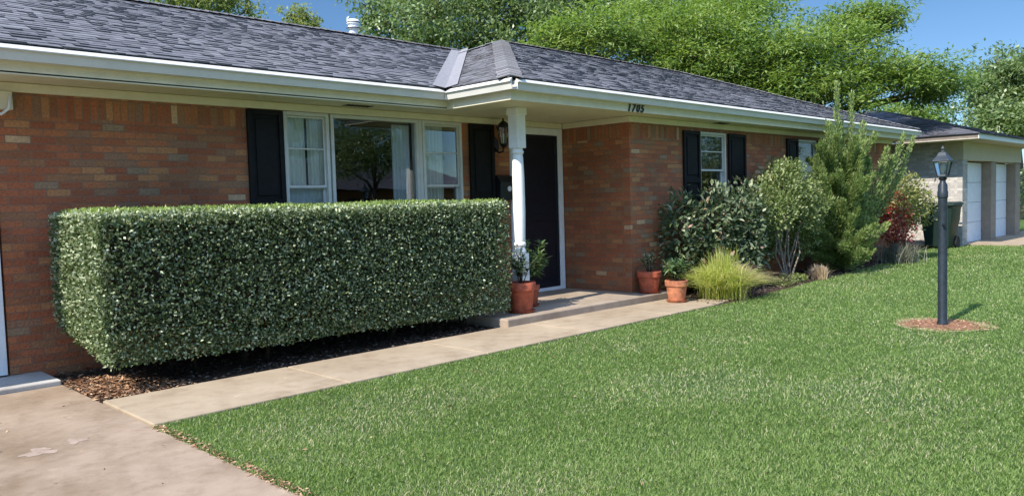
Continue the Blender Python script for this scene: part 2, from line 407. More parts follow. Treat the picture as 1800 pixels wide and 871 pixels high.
sheet('shrub_bed', EDGE+[(22.4, 9), (9.25, 9)], .004, MT['mulch'])
# garage apron, slightly raised, with its lit front lip
structure(MB().box((-6, 7.43, -.1), (1.97, 8.6, .055)).build('garage_apron', MT['conc_grey'], bevel=.012))
# front path in slabs with narrow joints
p = MB()
cuts = [1.985, 3.55, 5.1, 6.65, 8.2]
for a, b in zip(cuts, cuts[1:]):
    p.prism([(a+.004, 5.47), (b-.004, 5.47), (b-.004, 6.48), (a+.004, 6.48)], 2, -.1, .022)
p.prism([(8.204, 5.47), (9.25, 5.47), (9.75, 5.55), (9.62, 6.2), (9.55, 6.33), (8.204, 6.38)], 2, -.1, .022)
structure(p.build('front_path', MT['conc_walk'], bevel=.01))
# lamp ring
LX, LY = 9.22, 2.70
sheet('thatch_ring', blob(LX, LY, .48, .06), .004, MT['ring_dry'])
sheet('soil_ring', blob(LX, LY, .38, .09), .008, MT['ring_soil'])

# ------------------------------------------------------------------ the brick house
WY, SX, RY = 8.0, 9.15, 6.74          # main wall, porch side wall, right-hand front wall
ZS = 2.62                              # soffit
house = thing('ranch_house', 'low red brick ranch house with black shutters and a grey shingle roof', 'house', (9.15, 8.0, 0))

def wall_x(name, x0, x1, y, z0, z1, holes, th=.12, mat=None):
    """a wall along x whose front face is at y, with rectangular openings (x0,x1,z0,z1)"""
    xs = sorted({x0, x1, *[h[0] for h in holes], *[h[1] for h in holes]})
    m = MB()
    for a, b in zip(xs, xs[1:]):
        hs = sorted([h for h in holes if h[0] <= a+1e-6 and h[1] >= b-1e-6], key=lambda h: h[2]); z = z0
        for h in hs:
            if h[2] > z+1e-6: m.box((a, y, z), (b, y+th, h[2]))
            z = h[3]
        if z < z1-1e-6: m.box((a, y, z), (b, y+th, z1))
    o = m.build(name, mat or MT['brick_x'], house, fix=True)
    # drop the joints inside the wall so that it reads as one surface
    bm = bmesh.new(); bm.from_mesh(o.data); bmesh.ops.remove_doubles(bm, verts=bm.verts, dist=1e-5)
    seen = {}
    for f in bm.faces: seen.setdefault(tuple(round(c, 4) for c in f.calc_center_median()), []).append(f)
    bmesh.ops.delete(bm, geom=[f for fs in seen.values() if len(fs) > 1 for f in fs], context='FACES')
    bm.to_mesh(o.data); bm.free()
    return o

WZ0 = .84
W1, W2, W3 = (4.47, 5.05), (5.07, 6.37), (6.43, 7.10)
WIN_R1 = (10.98, 11.80, 1.2, 2.48); WIN_R2 = (14.42, 15.24, 1.2, 2.48); WIN_R3 = (17.0, 17.8, 1.2, 2.48)
wall_x('brick_wall', 1.72, SX+.02, WY, -.1, 2.54, [(4.46, 7.11, WZ0, 2.53), (8.0, 9.12, .1, 2.53)])
wall_x('brick_wall', SX, 19.25, RY, -.1, 2.54, [WIN_R1, WIN_R2, WIN_R3])
MB().box((SX, RY+.12, -.1), (SX+.12, WY, 2.54)).build('brick_wall', MT['brick_y'], house)
MB().box((19.13, RY+.12, -.1), (19.25, 15.5, 2.54)).build('brick_wall', MT['brick_y'], house)
MB().box((-8, 15.38, -.1), (19.13, 15.5, 2.6)).build('back_wall', MT['brick_x'], house)
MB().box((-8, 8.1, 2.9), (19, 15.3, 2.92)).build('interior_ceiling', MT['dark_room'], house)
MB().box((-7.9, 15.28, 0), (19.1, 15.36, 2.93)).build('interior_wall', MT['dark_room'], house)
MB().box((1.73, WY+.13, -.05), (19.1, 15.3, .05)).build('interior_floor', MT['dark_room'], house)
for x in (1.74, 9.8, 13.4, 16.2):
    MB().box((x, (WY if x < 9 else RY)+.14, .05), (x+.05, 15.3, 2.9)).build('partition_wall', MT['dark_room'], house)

# frieze boards
def board(name, lo, hi, mat=None, bevel=.004, parent=None): return MB().box(lo, hi).build(name, mat or MT['cream'], parent or house, bevel=bevel)
FZ0 = 2.535
board('frieze_board', (-7, WY-.03, FZ0), (SX-.03, WY+.06, ZS-.004))
board('frieze_board', (SX-.03, RY-.03, FZ0), (SX+.06, WY-.035, ZS-.004))
board('frieze_board', (SX+.064, RY-.03, FZ0), (19.27, RY+.06, ZS-.004))
# soffits
PX, PY, MY = 6.40, 6.35, 7.46          # fascia planes: porch end, porch/right front, main front
EX = 19.62
sof = MB()
sof.prism([(-7, MY), (PX+.02, MY), (PX+.02, PY+.02), (EX-.02, PY+.02), (EX-.02, 16), (19.1, 16), (19.1, 8.0), (SX, 8.1), (-7, 8.1)], 2, ZS, ZS+.012)
soffit = sof.build('soffit', MT['cream'], house)
for x, y in ((5.15, 7.72), (11.3, 6.55)):
    v = MB()
    for k in range(7): v.box((x+k*.052, y, ZS-.006), (x+k*.052+.03, y+.13, ZS+.002))
    v.build('soffit_vent', MT['dark_room'], soffit)
# fascia boards
GZ = 2.845
fas = MB()
fas.box((-7, MY, ZS-.012), (PX, MY+.02, GZ-.01)); fas.build('fascia', MT['cream'], house, bevel=.003)
MB().box((PX, PY, ZS-.012), (PX+.02, MY+.02, GZ-.01)).build('fascia', MT['cream'], house, bevel=.003)
MB().box((PX+.02, PY, ZS-.012), (EX, PY+.02, GZ-.01)).build('fascia', MT['cream'], house, bevel=.003)
MB().box((EX-.02, PY+.02, ZS-.012), (EX, 15.9, GZ-.01)).build('fascia', MT['cream'], house, bevel=.003)

# gutters: an open K-shaped trough, swept along its run
def gutter(a, b, out):
    """a,b = ends on the fascia line (x,y); out = unit direction away from the house"""
    prof = [(0, -.03), (0, -.125), (.082, -.125), (.096, -.06), (.084, -.02), (.090, -.008), (.128, -.044), (.127, -.052), (.108, -.057), (.106, -.064), (.088, -.131), (-.002, -.131), (-.002, -.03)]
    m = MB(); n = len(prof); i = 0
    def at(p, q): return (p[0]+out[0]*q[0], p[1]+out[1]*q[0], GZ-.005+q[1])
    A = [at(a, q) for q in prof]; B = [at(b, q) for q in prof]
    m.v = A+B; m.r = [.5]*2*n
    m.f = [(k, (k+1) % n, n+(k+1) % n, n+k) for k in range(n)]+[tuple(range(n)), tuple(n+k for k in reversed(range(n)))]
    return m.build('gutter', MT['gutter'], house)
gutter((-7, MY-.003), (PX-.003-.12, MY-.003), (0, -1))
gutter((PX-.003, PY-.12), (PX-.003, MY-.13), (-1, 0))
gutter((PX+.0, PY-.003), (EX+.1, PY-.003), (0, -1))
# inside corner piece
MB().box((PX-.12, MY-.122, GZ-.138), (PX-.004, MY-.006, GZ-.037)).build('gutter_corner', MT['gutter'], house, bevel=.004)

# roof -----------------------------------------------------------------
PW, PL, PM = .373, .392, .375
RZ = GZ+.004
EYW, EXW, EYM = PY-.075, PX-.075, MY-.075      # drip edges
EXR = EX+.06
T = 4.02; WRY = EYW+T; WRZ = RZ+PW*T           # right wing ridge
HX = EXW+(WRZ-RZ)/PL; HXR = EXR-(WRZ-RZ)/PL
S = 3.94; MRY = EYM+S; MRZ = RZ+PM*S           # main ridge
VX = EXW+(MRZ-RZ)/PL                           # valley top
# functions of plan position
# planes as (a,b,c): keep a*x+b*y+c>=0
def half(p, q, inside):
    a, b = q[1]-p[1], p[0]-q[0]; c = -(a*p[0]+b*p[1])
    return (a, b, c) if a*inside[0]+b*inside[1]+c >= 0 else (-a, -b, -c)
hipL = ((EXW, EYW), (HX, WRY)); hipR = ((EXR, EYW), (HXR, WRY)); val = ((EXW, EYM), (VX, MRY))
hipBL_end = (EXW, WRY+T)
roof_under = MB()
shing = MB()
def facet(u0, u1, base, uax, vax, slope_len, pitch, planes, expo=.125, store=shing, tabw=(.05, .16)):
    """base: plan point of the eave line's zero; uax/vax plan unit vectors along the eave and up the slope"""
    c = 1/math.sqrt(1+pitch*pitch); nrm = (-vax[0]*pitch*c, -vax[1]*pitch*c, c)
    def at(u, v, h):
        hd = v*c
        return (base[0]+uax[0]*u+vax[0]*hd+nrm[0]*h, base[1]+uax[1]*u+vax[1]*hd+nrm[1]*h, RZ+pitch*hd+nrm[2]*h)
    pl = clip([at(u0, 0, -.01), at(u1, 0, -.01), at(u1, slope_len, -.01), at(u0, slope_len, -.01)], planes)
    if pl: roof_under.poly(pl, .3)
    n = int(slope_len/expo)+1
    for k in range(n):
        v0 = k*expo; v1 = min(v0+expo*1.12, slope_len); u = u0-random.random()*.3
        if v1 <= v0: continue
        crnd = random.uniform(-.12, .12)
        while u < u1:
            wd = random.uniform(*tabw); a, b = max(u, u0), min(u+wd, u1); u += wd
            if b <= a: continue
            th = random.choice((.006, .008, .012, .017)); drop = random.uniform(-.006, .006)
            r = min(1, max(0, random.gauss(.48, .24)+crnd))
            top = [at(a, v0+drop, th), at(b, v0+drop, th), at(b, v1, .002), at(a, v1, .002)]
            pc = clip(top, planes)
            if pc: store.poly(pc, r)
            lip = clip([at(a, v0+drop, -.002), at(b, v0+drop, -.002), at(b, v0+drop, th), at(a, v0+drop, th)], planes)
            if lip: store.poly(lip, r*.6)
sl = lambda run, p: run*math.sqrt(1+p*p)
facet(-8, VX+.3, (0, EYM), (1, 0), (0, 1), sl(S, PM), PM, [half(*val, (0, EYM+1))])                       # main front
facet(EXW, EXR, (0, EYW), (1, 0), (0, 1), sl(T, PW), PW, [half(*hipL, (12, EYW+.1)), half(*hipR, (12, EYW+.1))])   # right front
facet(EYW, EYM+9, (EXW, 0), (0, 1), (1, 0), sl((WRZ-RZ)/PL, PL), PL, [half(*hipL, (EXW, WRY)), half((EXW, WRY+T), (HX, WRY), (EXW, WRY)), half(*val, (EXW+2, EYM+.5))])   # porch end
facet(EYW, WRY+T, (EXR, 0), (0, 1), (-1, 0), sl((WRZ-RZ)/PL, PL), PL, [half(*hipR, (EXR, WRY)), half((EXR, WRY+T), (HXR, WRY), (EXR, WRY))])   # right end
# back slopes, plain sheets
roof_under.poly([(-8, MRY, MRZ), (VX+.3, MRY, MRZ), (VX+.3, MRY+S+1, RZ-.3), (-8, MRY+S+1, RZ-.3)], .3)
roof_under.poly([(HX, WRY, WRZ-.01), (HXR, WRY, WRZ-.01), (EXR, WRY+T, RZ), (EXW, WRY+T, RZ)], .3)
roof = shing.build('roof', MT['shingle'], house, fix=False)
roof_under.build('roof_deck', MT['shingle'], roof, fix=False)
def caps(p0, p1, width, step=.14, name='hip_cap', drop=.35):
    p0, p1 = Vector(p0), Vector(p1); d = (p1-p0); L = d.length; d.normalize()
    side = d.cross(Vector((0, 0, 1))).normalized(); up = side.cross(d)
    m = MB(); n = int(L/step)
    for k in range(n+1):
        s = k*step; e = min(s+step*1.5, L+.03); r = random.random(); j = random.uniform(-.004, .004)
        a, b = p0+d*s+up*(.038+j), p0+d*e+up*.024
        w0 = width/2*random.uniform(.96, 1.04)
        L0, R0 = a+side*-w0-up*w0*drop, a+side*w0-up*w0*drop; L1, R1 = b-side*w0-up*w0*drop, b+side*w0-up*w0*drop
        m.poly([L0, a, b, L1], r); m.poly([a, R0, R1, b], r)
        m.poly([L0-up*.012, a-up*.012, a, L0], r*.4); m.poly([a-up*.012, R0-up*.012, R0, a], r*.4)
    return m.build(name, MT['cap'], roof, fix=False)
caps((EXW+.02, EYW+.02, RZ), (HX, WRY, WRZ), .30, name='hip_cap', drop=.26)
caps((EXR-.02, EYW+.02, RZ), (HXR, WRY, WRZ), .28, name='hip_cap', drop=.26)
caps((EXW+.02, WRY+T, RZ), (HX, WRY, WRZ), .28, name='hip_cap', drop=.26)
rc = caps((HX, WRY, WRZ), (HXR, WRY, WRZ), .26, name='ridge_cap', drop=.36); rc.data.materials[0] = MT['shingle']
rc = caps((-8, MRY, MRZ), (VX, MRY, MRZ), .26, name='ridge_cap', drop=.36); rc.data.materials[0] = MT['shingle']
# valley flashing: two strips, one on each slope
vdir = Vector((VX-EXW, MRY-EYM, MRZ-RZ)); vperp = Vector((-vdir.y, vdir.x, 0)).normalized()
vf = MB(); v0 = Vector((EXW, EYM, RZ))-vdir*.02; v1 = Vector((VX, MRY, MRZ))
zm = lambda x, y: RZ+PM*(y-EYM); zl = lambda x, y: RZ+PL*(x-EXW)
N = 14
for k in range(N):
    a, b = v0.lerp(v1, k/N), v0.lerp(v1, (k+1)/N)
    wl, wr = .15, .15
    La, Lb = a+vperp*wl, b+vperp*wl; Ra, Rb = a-vperp*wr, b-vperp*wr
    up = .024
    qa, qb = (a.x, a.y, max(zm(a.x, a.y), zl(a.x, a.y))+up), (b.x, b.y, max(zm(b.x, b.y), zl(b.x, b.y))+up)
    vf.poly([qa, qb, (Lb.x, Lb.y, zm(Lb.x, Lb.y)+up), (La.x, La.y, zm(La.x, La.y)+up)], .5)
    vf.poly([(Ra.x, Ra.y, zl(Ra.x, Ra.y)+up), (Rb.x, Rb.y, zl(Rb.x, Rb.y)+up), qb, qa], .5)
vf.build('valley_flashing', MT['valley'], roof, fix=False)
# white capped flue just behind the ridge
vent = MB(); vx, vy, vz = 7.88, MRY+.25, MRZ-.15
vent.lathe([(.075, 0), (.075, .30), (.11, .31), (.11, .34), (.085, .35), (.085, .39), (.115, .40), (.115, .44), (.09, .47), (.03, .48)], (vx, vy, vz), 18)
rv = vent.build('roof_vent', MT['white'], roof, smooth=True, sharp=.6)
for zz in (.325, .42): MB().lathe([(.117, zz-.008), (.119, zz), (.117, zz+.008)], (vx, vy, vz), 18).build('vent_band', MT['iron'], rv)

# windows --------------------------------------------------------------
def frame_boxes(m, x0, x1, z0, z1, y0, y1, t, tb=None):
    tb = tb or t
    m.box((x0, y0, z0), (x0+t, y1, z1)); m.box((x1-t, y0, z0), (x1, y1, z1))
    m.box((x0+t, y0, z1-t), (x1-t, y1, z1)); m.box((x0+t, y0, z0), (x1-t, y1, z0+tb))
def pane_obj(parent, x0, x1, z0, z1, y):
    return MB().box((x0, y, z0), (x1, y+.004, z1)).build('pane', MT['glass'], parent)
def curtain(parent, x0, x1, z0, z1, y, mat, folds=9, amp=.018):
    m = MB(); n = folds*8; ph = random.random()*6
    xs = [x0+(x1-x0)*k/n for k in range(n+1)]
    ys = [y+amp*math.sin(2*PI*folds*k/n+ph+.8*math.sin(k*.13))+amp*.4*math.sin(k*.7) for k in range(n+1)]
    for k in range(n): m.poly([(xs[k], ys[k], z0), (xs[k+1], ys[k+1], z0), (xs[k+1], ys[k+1], z1), (xs[k], ys[k], z1)])
    return m.build('curtain', mat, parent, smooth=True, fix=False)
def sash_window(x0, x1, y, z0, z1, rail, munt, mull, curt):
    m = MB(); frame_boxes(m, x0, x1, z0, z1, y-.012, y+.09, .04)
    wo = m.build('window', MT['alum'], house, bevel=.003)
    up = MB(); frame_boxes(up, x0+.042, x1-.042, rail-.012, z1-.042, y+.018, y+.045, .022, .03)
    up.box((x0+.066, y+.02, munt-.008), (x1-.066, y+.043, munt+.008))
    up.build('upper_sash', MT['alum'], wo, bevel=.002)
    lo = MB(); frame_boxes(lo, x0+.042, x1-.042, z0+.042, rail+.02, y+.05, y+.078, .028, .045)
    lo.build('lower_sash', MT['alum'], wo, bevel=.002)
    pane_obj(wo, x0+.06, x1-.06, rail, z1-.06, y+.03); pane_obj(wo, x0+.06, x1-.06, z0+.06, rail, y+.062)
    for (a, b, za, zb, mat, fo) in curt: curtain(wo, a, b, za, zb, y+.11, mat, fo)
    return wo
sash_window(*W1, WY, WZ0, 2.53, 1.69, 2.12, True, [(W1[0]+.02, W1[0]+.33, 1.68, 2.5, MT['curtain'], 6), (W1[0]+.36, W1[1]-.02, 1.55, 2.5, MT['curtain'], 4), (W1[0]+.02, W1[1]-.02, .9, 1.7, MT['curtain_blue'], 7)])
sash_window(*W3, WY, WZ0, 2.53, 1.69, 2.12, True, [(W3[0]+.02, W3[0]+.42, .9, 2.5, MT['curtain'], 7)])
m = MB(); frame_boxes(m, W2[0]+.004, W2[1]-.004, WZ0, 2.53, WY-.012, WY+.09, .04)
m.box((W2[1]+.004, WY-.004, WZ0), (W3[0]-.004, WY+.09, 2.53))
pw = m.build('picture_window', MT['alum'], house, bevel=.003)
pane_obj(pw, W2[0]+.04, W2[1]-.04, WZ0+.04, 2.49, WY+.03)
curtain(pw, W2[1]-.30, W2[1]-.01, .9, 2.47, WY+.17, MT['curtain_blue'], 5)
# sill under the three windows
board('window_sill', (4.42, WY-.05, WZ0-.06), (7.14, WY+.1, WZ0-.003), MT['alum'])
for (x0, x1, z0, z1), mat in ((WIN_R1, MT['curtain']), (WIN_R2, MT['curtain']), (WIN_R3, MT['curtain'])):
    sash_window(x0+.004, x1-.004, RY, z0, z1-.003, 1.87, 2.17, False, [(x0+.02, x0+.44, 1.86, 2.46, mat, 6), (x0+.5, x1-.02, 1.3, 2.46, MT['curtain_blue'], 5)])

def shutter(x0, x1, y, z0, z1):
    m = MB(); t = .055
    frame_boxes(m, x0, x1, z0, z1, y-.042, y-.008, t, .09)
    mid = z0+(z1-z0)*.40
    m.box((x0+t, y-.042, mid-.04), (x1-t, y-.008, mid+.04))
    for a, b in ((z0+.09, mid-.04), (mid+.04, z1-t)):
        m.box((x0+t, y-.02, a), (x1-t, y-.01, b)); m.box((x0+t+.04, y-.034, a+.045), (x1-t-.04, y-.019, b-.045))
    return m.build('shutter', MT['black'], house, bevel=.006)
shutter(4.03, 4.455, WY, WZ0, 2.525); shutter(7.22, 7.68, WY, WZ0, 2.525)
shutter(10.5, 10.97, RY, 1.2, 2.475); shutter(11.85, 12.42, RY, 1.2, 2.475); shutter(13.95, 14.41, RY, 1.2, 2.475); shutter(15.26, 15.7, RY, 1.2, 2.475)

# front door ------------------------------------------------------------
m = MB(); frame_boxes(m, 8.0, 9.12, .105, 2.53, WY-.03, WY+.1, .10, .05)
df = m.build('door_frame', MT['white'], house, bevel=.006)
m = MB(); frame_boxes(m, 8.104, 9.016, .16, 2.425, WY-.014, WY+.02, .055, .11)
m.box((8.16, WY-.008, 1.16), (8.96, WY+.016, 1.24))
dr = m.build('storm_door', MT['door'], house, bevel=.004)
MB().box((8.16, WY+.0, .27), (8.96, WY+.006, 1.16)).box((8.16, WY+.0, 1.24), (8.96, WY+.006, 2.37)).build('screen', MT['door'], dr)
MB().box((8.205, WY-.055, 1.06), (8.225, WY-.012, 1.2)).tube([(8.215, WY-.05, 1.12), (8.30, WY-.05, 1.12)], .008).build('handle', MT['iron'], dr)
# garage side trim at the left edge
board('garage_jamb', (1.55, WY-.02, .07), (1.70, WY+.1, FZ0-.16), MT['white'])
board('garage_header', (-6, WY-.06, FZ0-.16), (1.86, WY+.1, FZ0-.003))
gd = MB()
for k in range(4): gd.box((-3, WY+.2, .075+k*.56), (1.55, WY+.24, .075+k*.56+.55))
gd.build('garage_door', MT['white'], house, bevel=.01)
MB().tube([(1.64, WY-.09, 2.37), (1.76, WY-.09, 2.33), (1.82, WY-.085, 2.38), (1.84, WY-.085, 2.50)], .013, 8).build('conduit', MT['white'], house, smooth=True)

# house number: black slanted numerals on the fascia
def text_mesh(body, size, loc, parent, mat, name, shear=.32, rz=0, depth=.006):
    cu = bpy.data.curves.new(name, 'FONT'); cu.body = body; cu.size = size; cu.shear = shear; cu.extrude = depth; cu.offset = size*.026
    t = bpy.data.objects.new(name, cu); COL.objects.link(t)
    dg = bpy.context.evaluated_depsgraph_get(); dg.update()
    me = bpy.data.meshes.new_from_object(t.evaluated_get(dg)); bpy.data.objects.remove(t, do_unlink=True)
    me.name = name; me.materials.clear(); me.materials.append(mat)
    me.transform(Matrix.Translation(Vector(loc)) @ Matrix.Rotation(rz, 4, 'Z') @ Matrix.Rotation(PI/2, 4, 'X'))
    o = bpy.data.objects.new(name, me); COL.objects.link(o)
    o.parent = parent; o.matrix_parent_inverse = Matrix.Translation(-parent.location)
    return o
for k, ch in enumerate('1705'):
    text_mesh(ch, .15, (8.58+k*.098, PY-.007, 2.612), house, MT['iron'], 'house_number')

# porch ------------------------------------------------------------------
structure(MB().prism([(6.30, 6.40), (9.62, 6.36), (9.62, 6.735), (9.14, 6.735), (9.14, 7.99), (6.30, 7.99)], 2, -.1, .11).build('porch_slab', MT['conc_step'], bevel=.014))
POX, POY = 7.10, 6.95
post = MB(); h2 = .07
def sq(m, c, r, z0, z1): m.box((c[0]-r, c[1]-r, z0), (c[0]+r, c[1]+r, z1))
sq(post, (POX, POY), .088, .112, .20); sq(post, (POX, POY), .077, .20, .80); sq(post, (POX, POY), .077, 2.12, ZS-.002); sq(post, (POX, POY), .09, ZS-.09, ZS-.002)
post.lathe([(.074, .80), (.078, .83), (.066, .86), (.06, .88), (.077, .91), (.077, .93), (.062, .95), (.068, 1.0), (.078, 1.35), (.077, 1.75), (.068, 2.0), (.062, 2.04), (.077, 2.06), (.077, 2.08), (.062, 2.10), (.07, 2.12)], (POX, POY, 0), 20)
post.build('porch_post', MT['post'], house, smooth=True, sharp=.5, bevel=.004)

# wall lantern and mailbox ------------------------------------------------
wl = thing('wall_lantern', 'black iron coach lantern on the brick beside the front door', 'wall light', (7.71, WY, 2.25))
wl2 = MB(); wl2.prism([(7.65, 2.16), (7.77, 2.16), (7.79, 2.24), (7.77, 2.33), (7.71, 2.37), (7.65, 2.33), (7.63, 2.24)], 1, WY-.022, WY-.002)
wl2.build('backplate', MT['iron'], wl, bevel=.006)
LC = (7.71, WY-.19)
MB().tube([(7.71, WY-.02, 2.2), (7.71, WY-.09, 2.14), (7.71, WY-.17, 2.15), (7.71, WY-.19, 2.22)], .012).build('arm', MT['iron'], wl, smooth=True)
cg = MB(); cg.lathe([(.02, 2.20), (.05, 2.235), (.058, 2.25), (.05, 2.26)], (*LC, 0), 6)
cg.lathe([(.105, 2.475), (.108, 2.485), (.07, 2.53), (.03, 2.565), (.012, 2.575), (.016, 2.59), (.004, 2.61)], (*LC, 0), 6)
for k in range(6):
    a = 2*PI*k/6; cg.tube([(LC[0]+.052*math.cos(a), LC[1]+.052*math.sin(a), 2.255), (LC[0]+.085*math.cos(a), LC[1]+.085*math.sin(a), 2.48)], .007, 5)
cg.build('cage', MT['iron'], wl)
MB().lathe([(.046, 2.256), (.079, 2.476)], (*LC, 0), 6).build('glass', MT['glass_lamp'], wl)
MB().lathe([(.012, 2.26), (.012, 2.36), (.008, 2.40)], (*LC, 0), 8).build('candle', MT['white'], wl)

mb = thing('wall_mailbox', 'small black wall mailbox with a pale round badge beside the door', 'mailbox', (7.83, WY, 1.62))
m = MB(); m.prism([(WY-.003, 1.48), (WY-.11, 1.48), (WY-.12, 1.74), (WY-.06, 1.81), (WY-.003, 1.83)], 0, 7.70, 7.97)
m.build('body', MT['mail'], mb, bevel=.008)
m = MB(); m.prism([(WY-.126, 1.735), (WY-.062, 1.818), (WY-.003, 1.838), (WY-.003, 1.832), (WY-.062, 1.81), (WY-.12, 1.735)], 0, 7.69, 7.98)
m.build('lid', MT['mail'], mb)
m = MB(); m.tube([(7.87, WY-.112, 1.64), (7.87, WY-.124, 1.64)], .038, 16); m.build('badge', MT['white'], mb)

# ------------------------------------------------------------------ foliage builders
def box_shell(n, lo, hi, weights):
    """points on the front, left, right, top, back, bottom faces of a box, with the outward normal"""
    lo, hi = np.array(lo), np.array(hi); dims = hi-lo
    areas = np.array([dims[0]*dims[2], dims[1]*dims[2], dims[1]*dims[2], dims[0]*dims[1], dims[0]*dims[2], dims[0]*dims[1]])*np.array(weights)
    face = rng.choice(6, n, p=areas/areas.sum()); u = rng.random((n, 3)); P = lo+u*dims; Nn = np.zeros((n, 3))
    for f, (ax, side) in enumerate(((1, 0), (0, 0), (0, 1), (2, 1), (1, 1), (2, 0))):
        k = face == f; P[k, ax] = (lo if side == 0 else hi)[ax]; Nn[k, ax] = -1 if side == 0 else 1
    return P, Nn
def wob(P, s, seed):
    r = np.random.default_rng(seed); out = np.zeros(len(P))
    for k in range(7):
        d = r.normal(size=3)*s*(1+.5*k); out += np.sin(P@d+r.uniform(0, 6.28))/(1+.5*k)
    return out/3

# clipped hedge ------------------------------------------------------------
hedge = thing('clipped_hedge', 'long boxy clipped evergreen hedge under the front window', 'hedge', (4.3, 7.1, 0))
HL, HH = (2.02, 6.52, .22), (6.50, 7.74, 1.46)
def hedge_shape(P):
    P = P.copy(); x, y, z = P[:, 0].copy(), P[:, 1].copy(), P[:, 2].copy()
    t = (z-HL[2])/(HH[2]-HL[2]); yy = (y-HL[1])/(HH[1]-HL[1]); xx = (x-HL[0])/(HH[0]-HL[0])
    # underside rises towards the back at the left end and to the right; faces bulge a little
    low = .02+.22*yy*np.clip(1-xx*3, 0, 1)-.06*xx
    P[:, 2] = np.where(t < .5, z+low*(1-2*t), z)
    P[:, 1] += np.where(yy < .3, -.01*np.sin(PI*np.clip(t, 0, 1))+.03*(1-t)**4, 0)
    P[:, 0] += np.where(xx < .1, -.01*np.sin(PI*t)+.05*(1-t)**4, 0)
    # rounded edges
    for ax, lo, hi in ((0, HL[0], HH[0]), (1, HL[1], HH[1])):
        pass
    w_ = wob(P, 2.3, 5)*.012+wob(P, 7, 6)*.010
    c = np.array([4.3, 7.13, .85]); dn = unit((P-c)/np.array([2.2, .61, .62])**2)
    return P+dn*w_[:, None]
n = 92000
P, Nn = box_shell(n, HL, HH, (1.25, 1.5, .7, 1.1, .35, .35))
dep = np.abs(rng.gamma(1.3, .036, n)); 
P = hedge_shape(P)-Nn*dep[:, None]+rng.normal(0, .008, (n, 3))
# soften the box's edges
e = np.stack([np.minimum(P[:, 0]-HL[0], HH[0]-P[:, 0]), np.minimum(P[:, 1]-HL[1], HH[1]-P[:, 1]), HH[2]-P[:, 2]], 1)
rad = .045; q = np.clip(rad-e, 0, None); dist = np.linalg.norm(q, axis=1); keep = dist < rad*1.15; P, Nn = P[keep], Nn[keep]; n = len(P)
D = unit(rvec(n)*.75+Nn*.35+np.array([0, 0, .35])); N2 = unit(rvec(n)*.75+Nn*.7+np.array([0, 0, .25]))
Q = leaf_arrays(P, D, N2, rng.uniform(.02, .042, n), rng.uniform(.012, .025, n), .12)
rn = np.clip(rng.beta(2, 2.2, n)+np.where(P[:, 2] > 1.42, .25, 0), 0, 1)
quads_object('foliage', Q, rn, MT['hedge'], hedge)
# longer new shoots along the top
n = 9000
P = np.stack([rng.uniform(HL[0]+.03, HH[0]-.03, n), rng.uniform(HL[1]+.02, HH[1]-.05, n), np.full(n, HH[2])], 1)
P[:, 2] += wob(P, 2.3, 5)*.022+rng.uniform(-.02, .015, n)
D = unit(rvec(n)*.7+np.array([0, 0, 1.0])); Q = leaf_arrays(P, D, rvec(n), rng.uniform(.022, .045, n), rng.uniform(.012, .02, n))
lab(quads_object('new_growth', Q, rng.random(n), MT['hedge_new'], hedge), 'paler fresh shoots along the clipped top')
core = MB().box((HL[0]+.14, HL[1]+.13, .5), (HH[0]-.12, HH[1]-.1, HH[2]-.1))
core.build('dark_core', MT['twig'], hedge)  # added solid box, coloured dark for the shaded inside; blocks see-through
for k in range(16):
    st = MB()
    x, y = random.uniform(2.5, 6.35), random.uniform(6.85, 7.4)
    st.tube([(x, y, -.02), (x+random.uniform(-.1, .1), y+random.uniform(-.1, .05), .3), (x+random.uniform(-.25, .25), y+random.uniform(-.2, .1), .62)], [.022, .016, .01], 6)
    st.build('stem', MT['twig'], hedge, smooth=True)

def lumpy(n, c, r, lump=.22, fill=.45, seed=1, flat=0):
    """points in the outer part of a lumpy ellipsoid, with outward direction"""
    d = rvec(n); r = np.array(r); w_ = wob(d*2.2, 1.6, seed)
    rad = (1+lump*w_*1.5)*(1-fill*rng.random(n)**1.8)
    P = np.array(c)+d*r*rad[:, None]; return P, unit(d/r)
def shrub_leaves(name, parent, blobs, n, L, Wd, mat, up=.25, lump=.25, fill=.5, seed=1, rlo=0., rhi=1., zmin=.03):
    vol = np.array([b[1][0]*b[1][1]+b[1][2]*b[1][0] for b in blobs]); cnt = (n*vol/vol.sum()).astype(int)
    Ps, Ns = [], []
    for k, ((c, r), m) in enumerate(zip(blobs, cnt)):
        a, b = lumpy(m, c, r, lump, fill, seed+k); Ps.append(a); Ns.append(b)
    P, Nn = np.concatenate(Ps), np.concatenate(Ns); k = P[:, 2] > zmin; P, Nn = P[k], Nn[k]; m = len(P)
    D = unit(rvec(m)*.7+Nn*.6+np.array([0, 0, up])); N2 = unit(rvec(m)*.6+Nn*.4+np.array([0, 0, .8]))
    Q = leaf_arrays(P, D, N2, rng.uniform(L*.65, L*1.2, m), rng.uniform(Wd*.7, Wd*1.2, m))
    return quads_object(name, Q, np.clip(rng.normal((rlo+rhi)/2, (rhi-rlo)*.28, m), 0, 1), mat, parent)
def stems(parent, base, targets, r0, mat, name='stem', bend=.08):
    for t in targets:
        m = MB(); b = Vector(base)+Vector((random.uniform(-.1, .1), random.uniform(-.1, .1), -.03)); t = Vector(t)
        mid = b.lerp(t, .5)+Vector((random.uniform(-bend, bend), random.uniform(-bend, bend), .03))
        m.tube([b, b.lerp(mid, .5)+Vector((random.uniform(-bend, bend)*.4, random.uniform(-bend, bend)*.4, 0)), mid, t], [r0, r0*.85, r0*.7, r0*.35], 6)
        m.build(name, mat, parent, smooth=True)

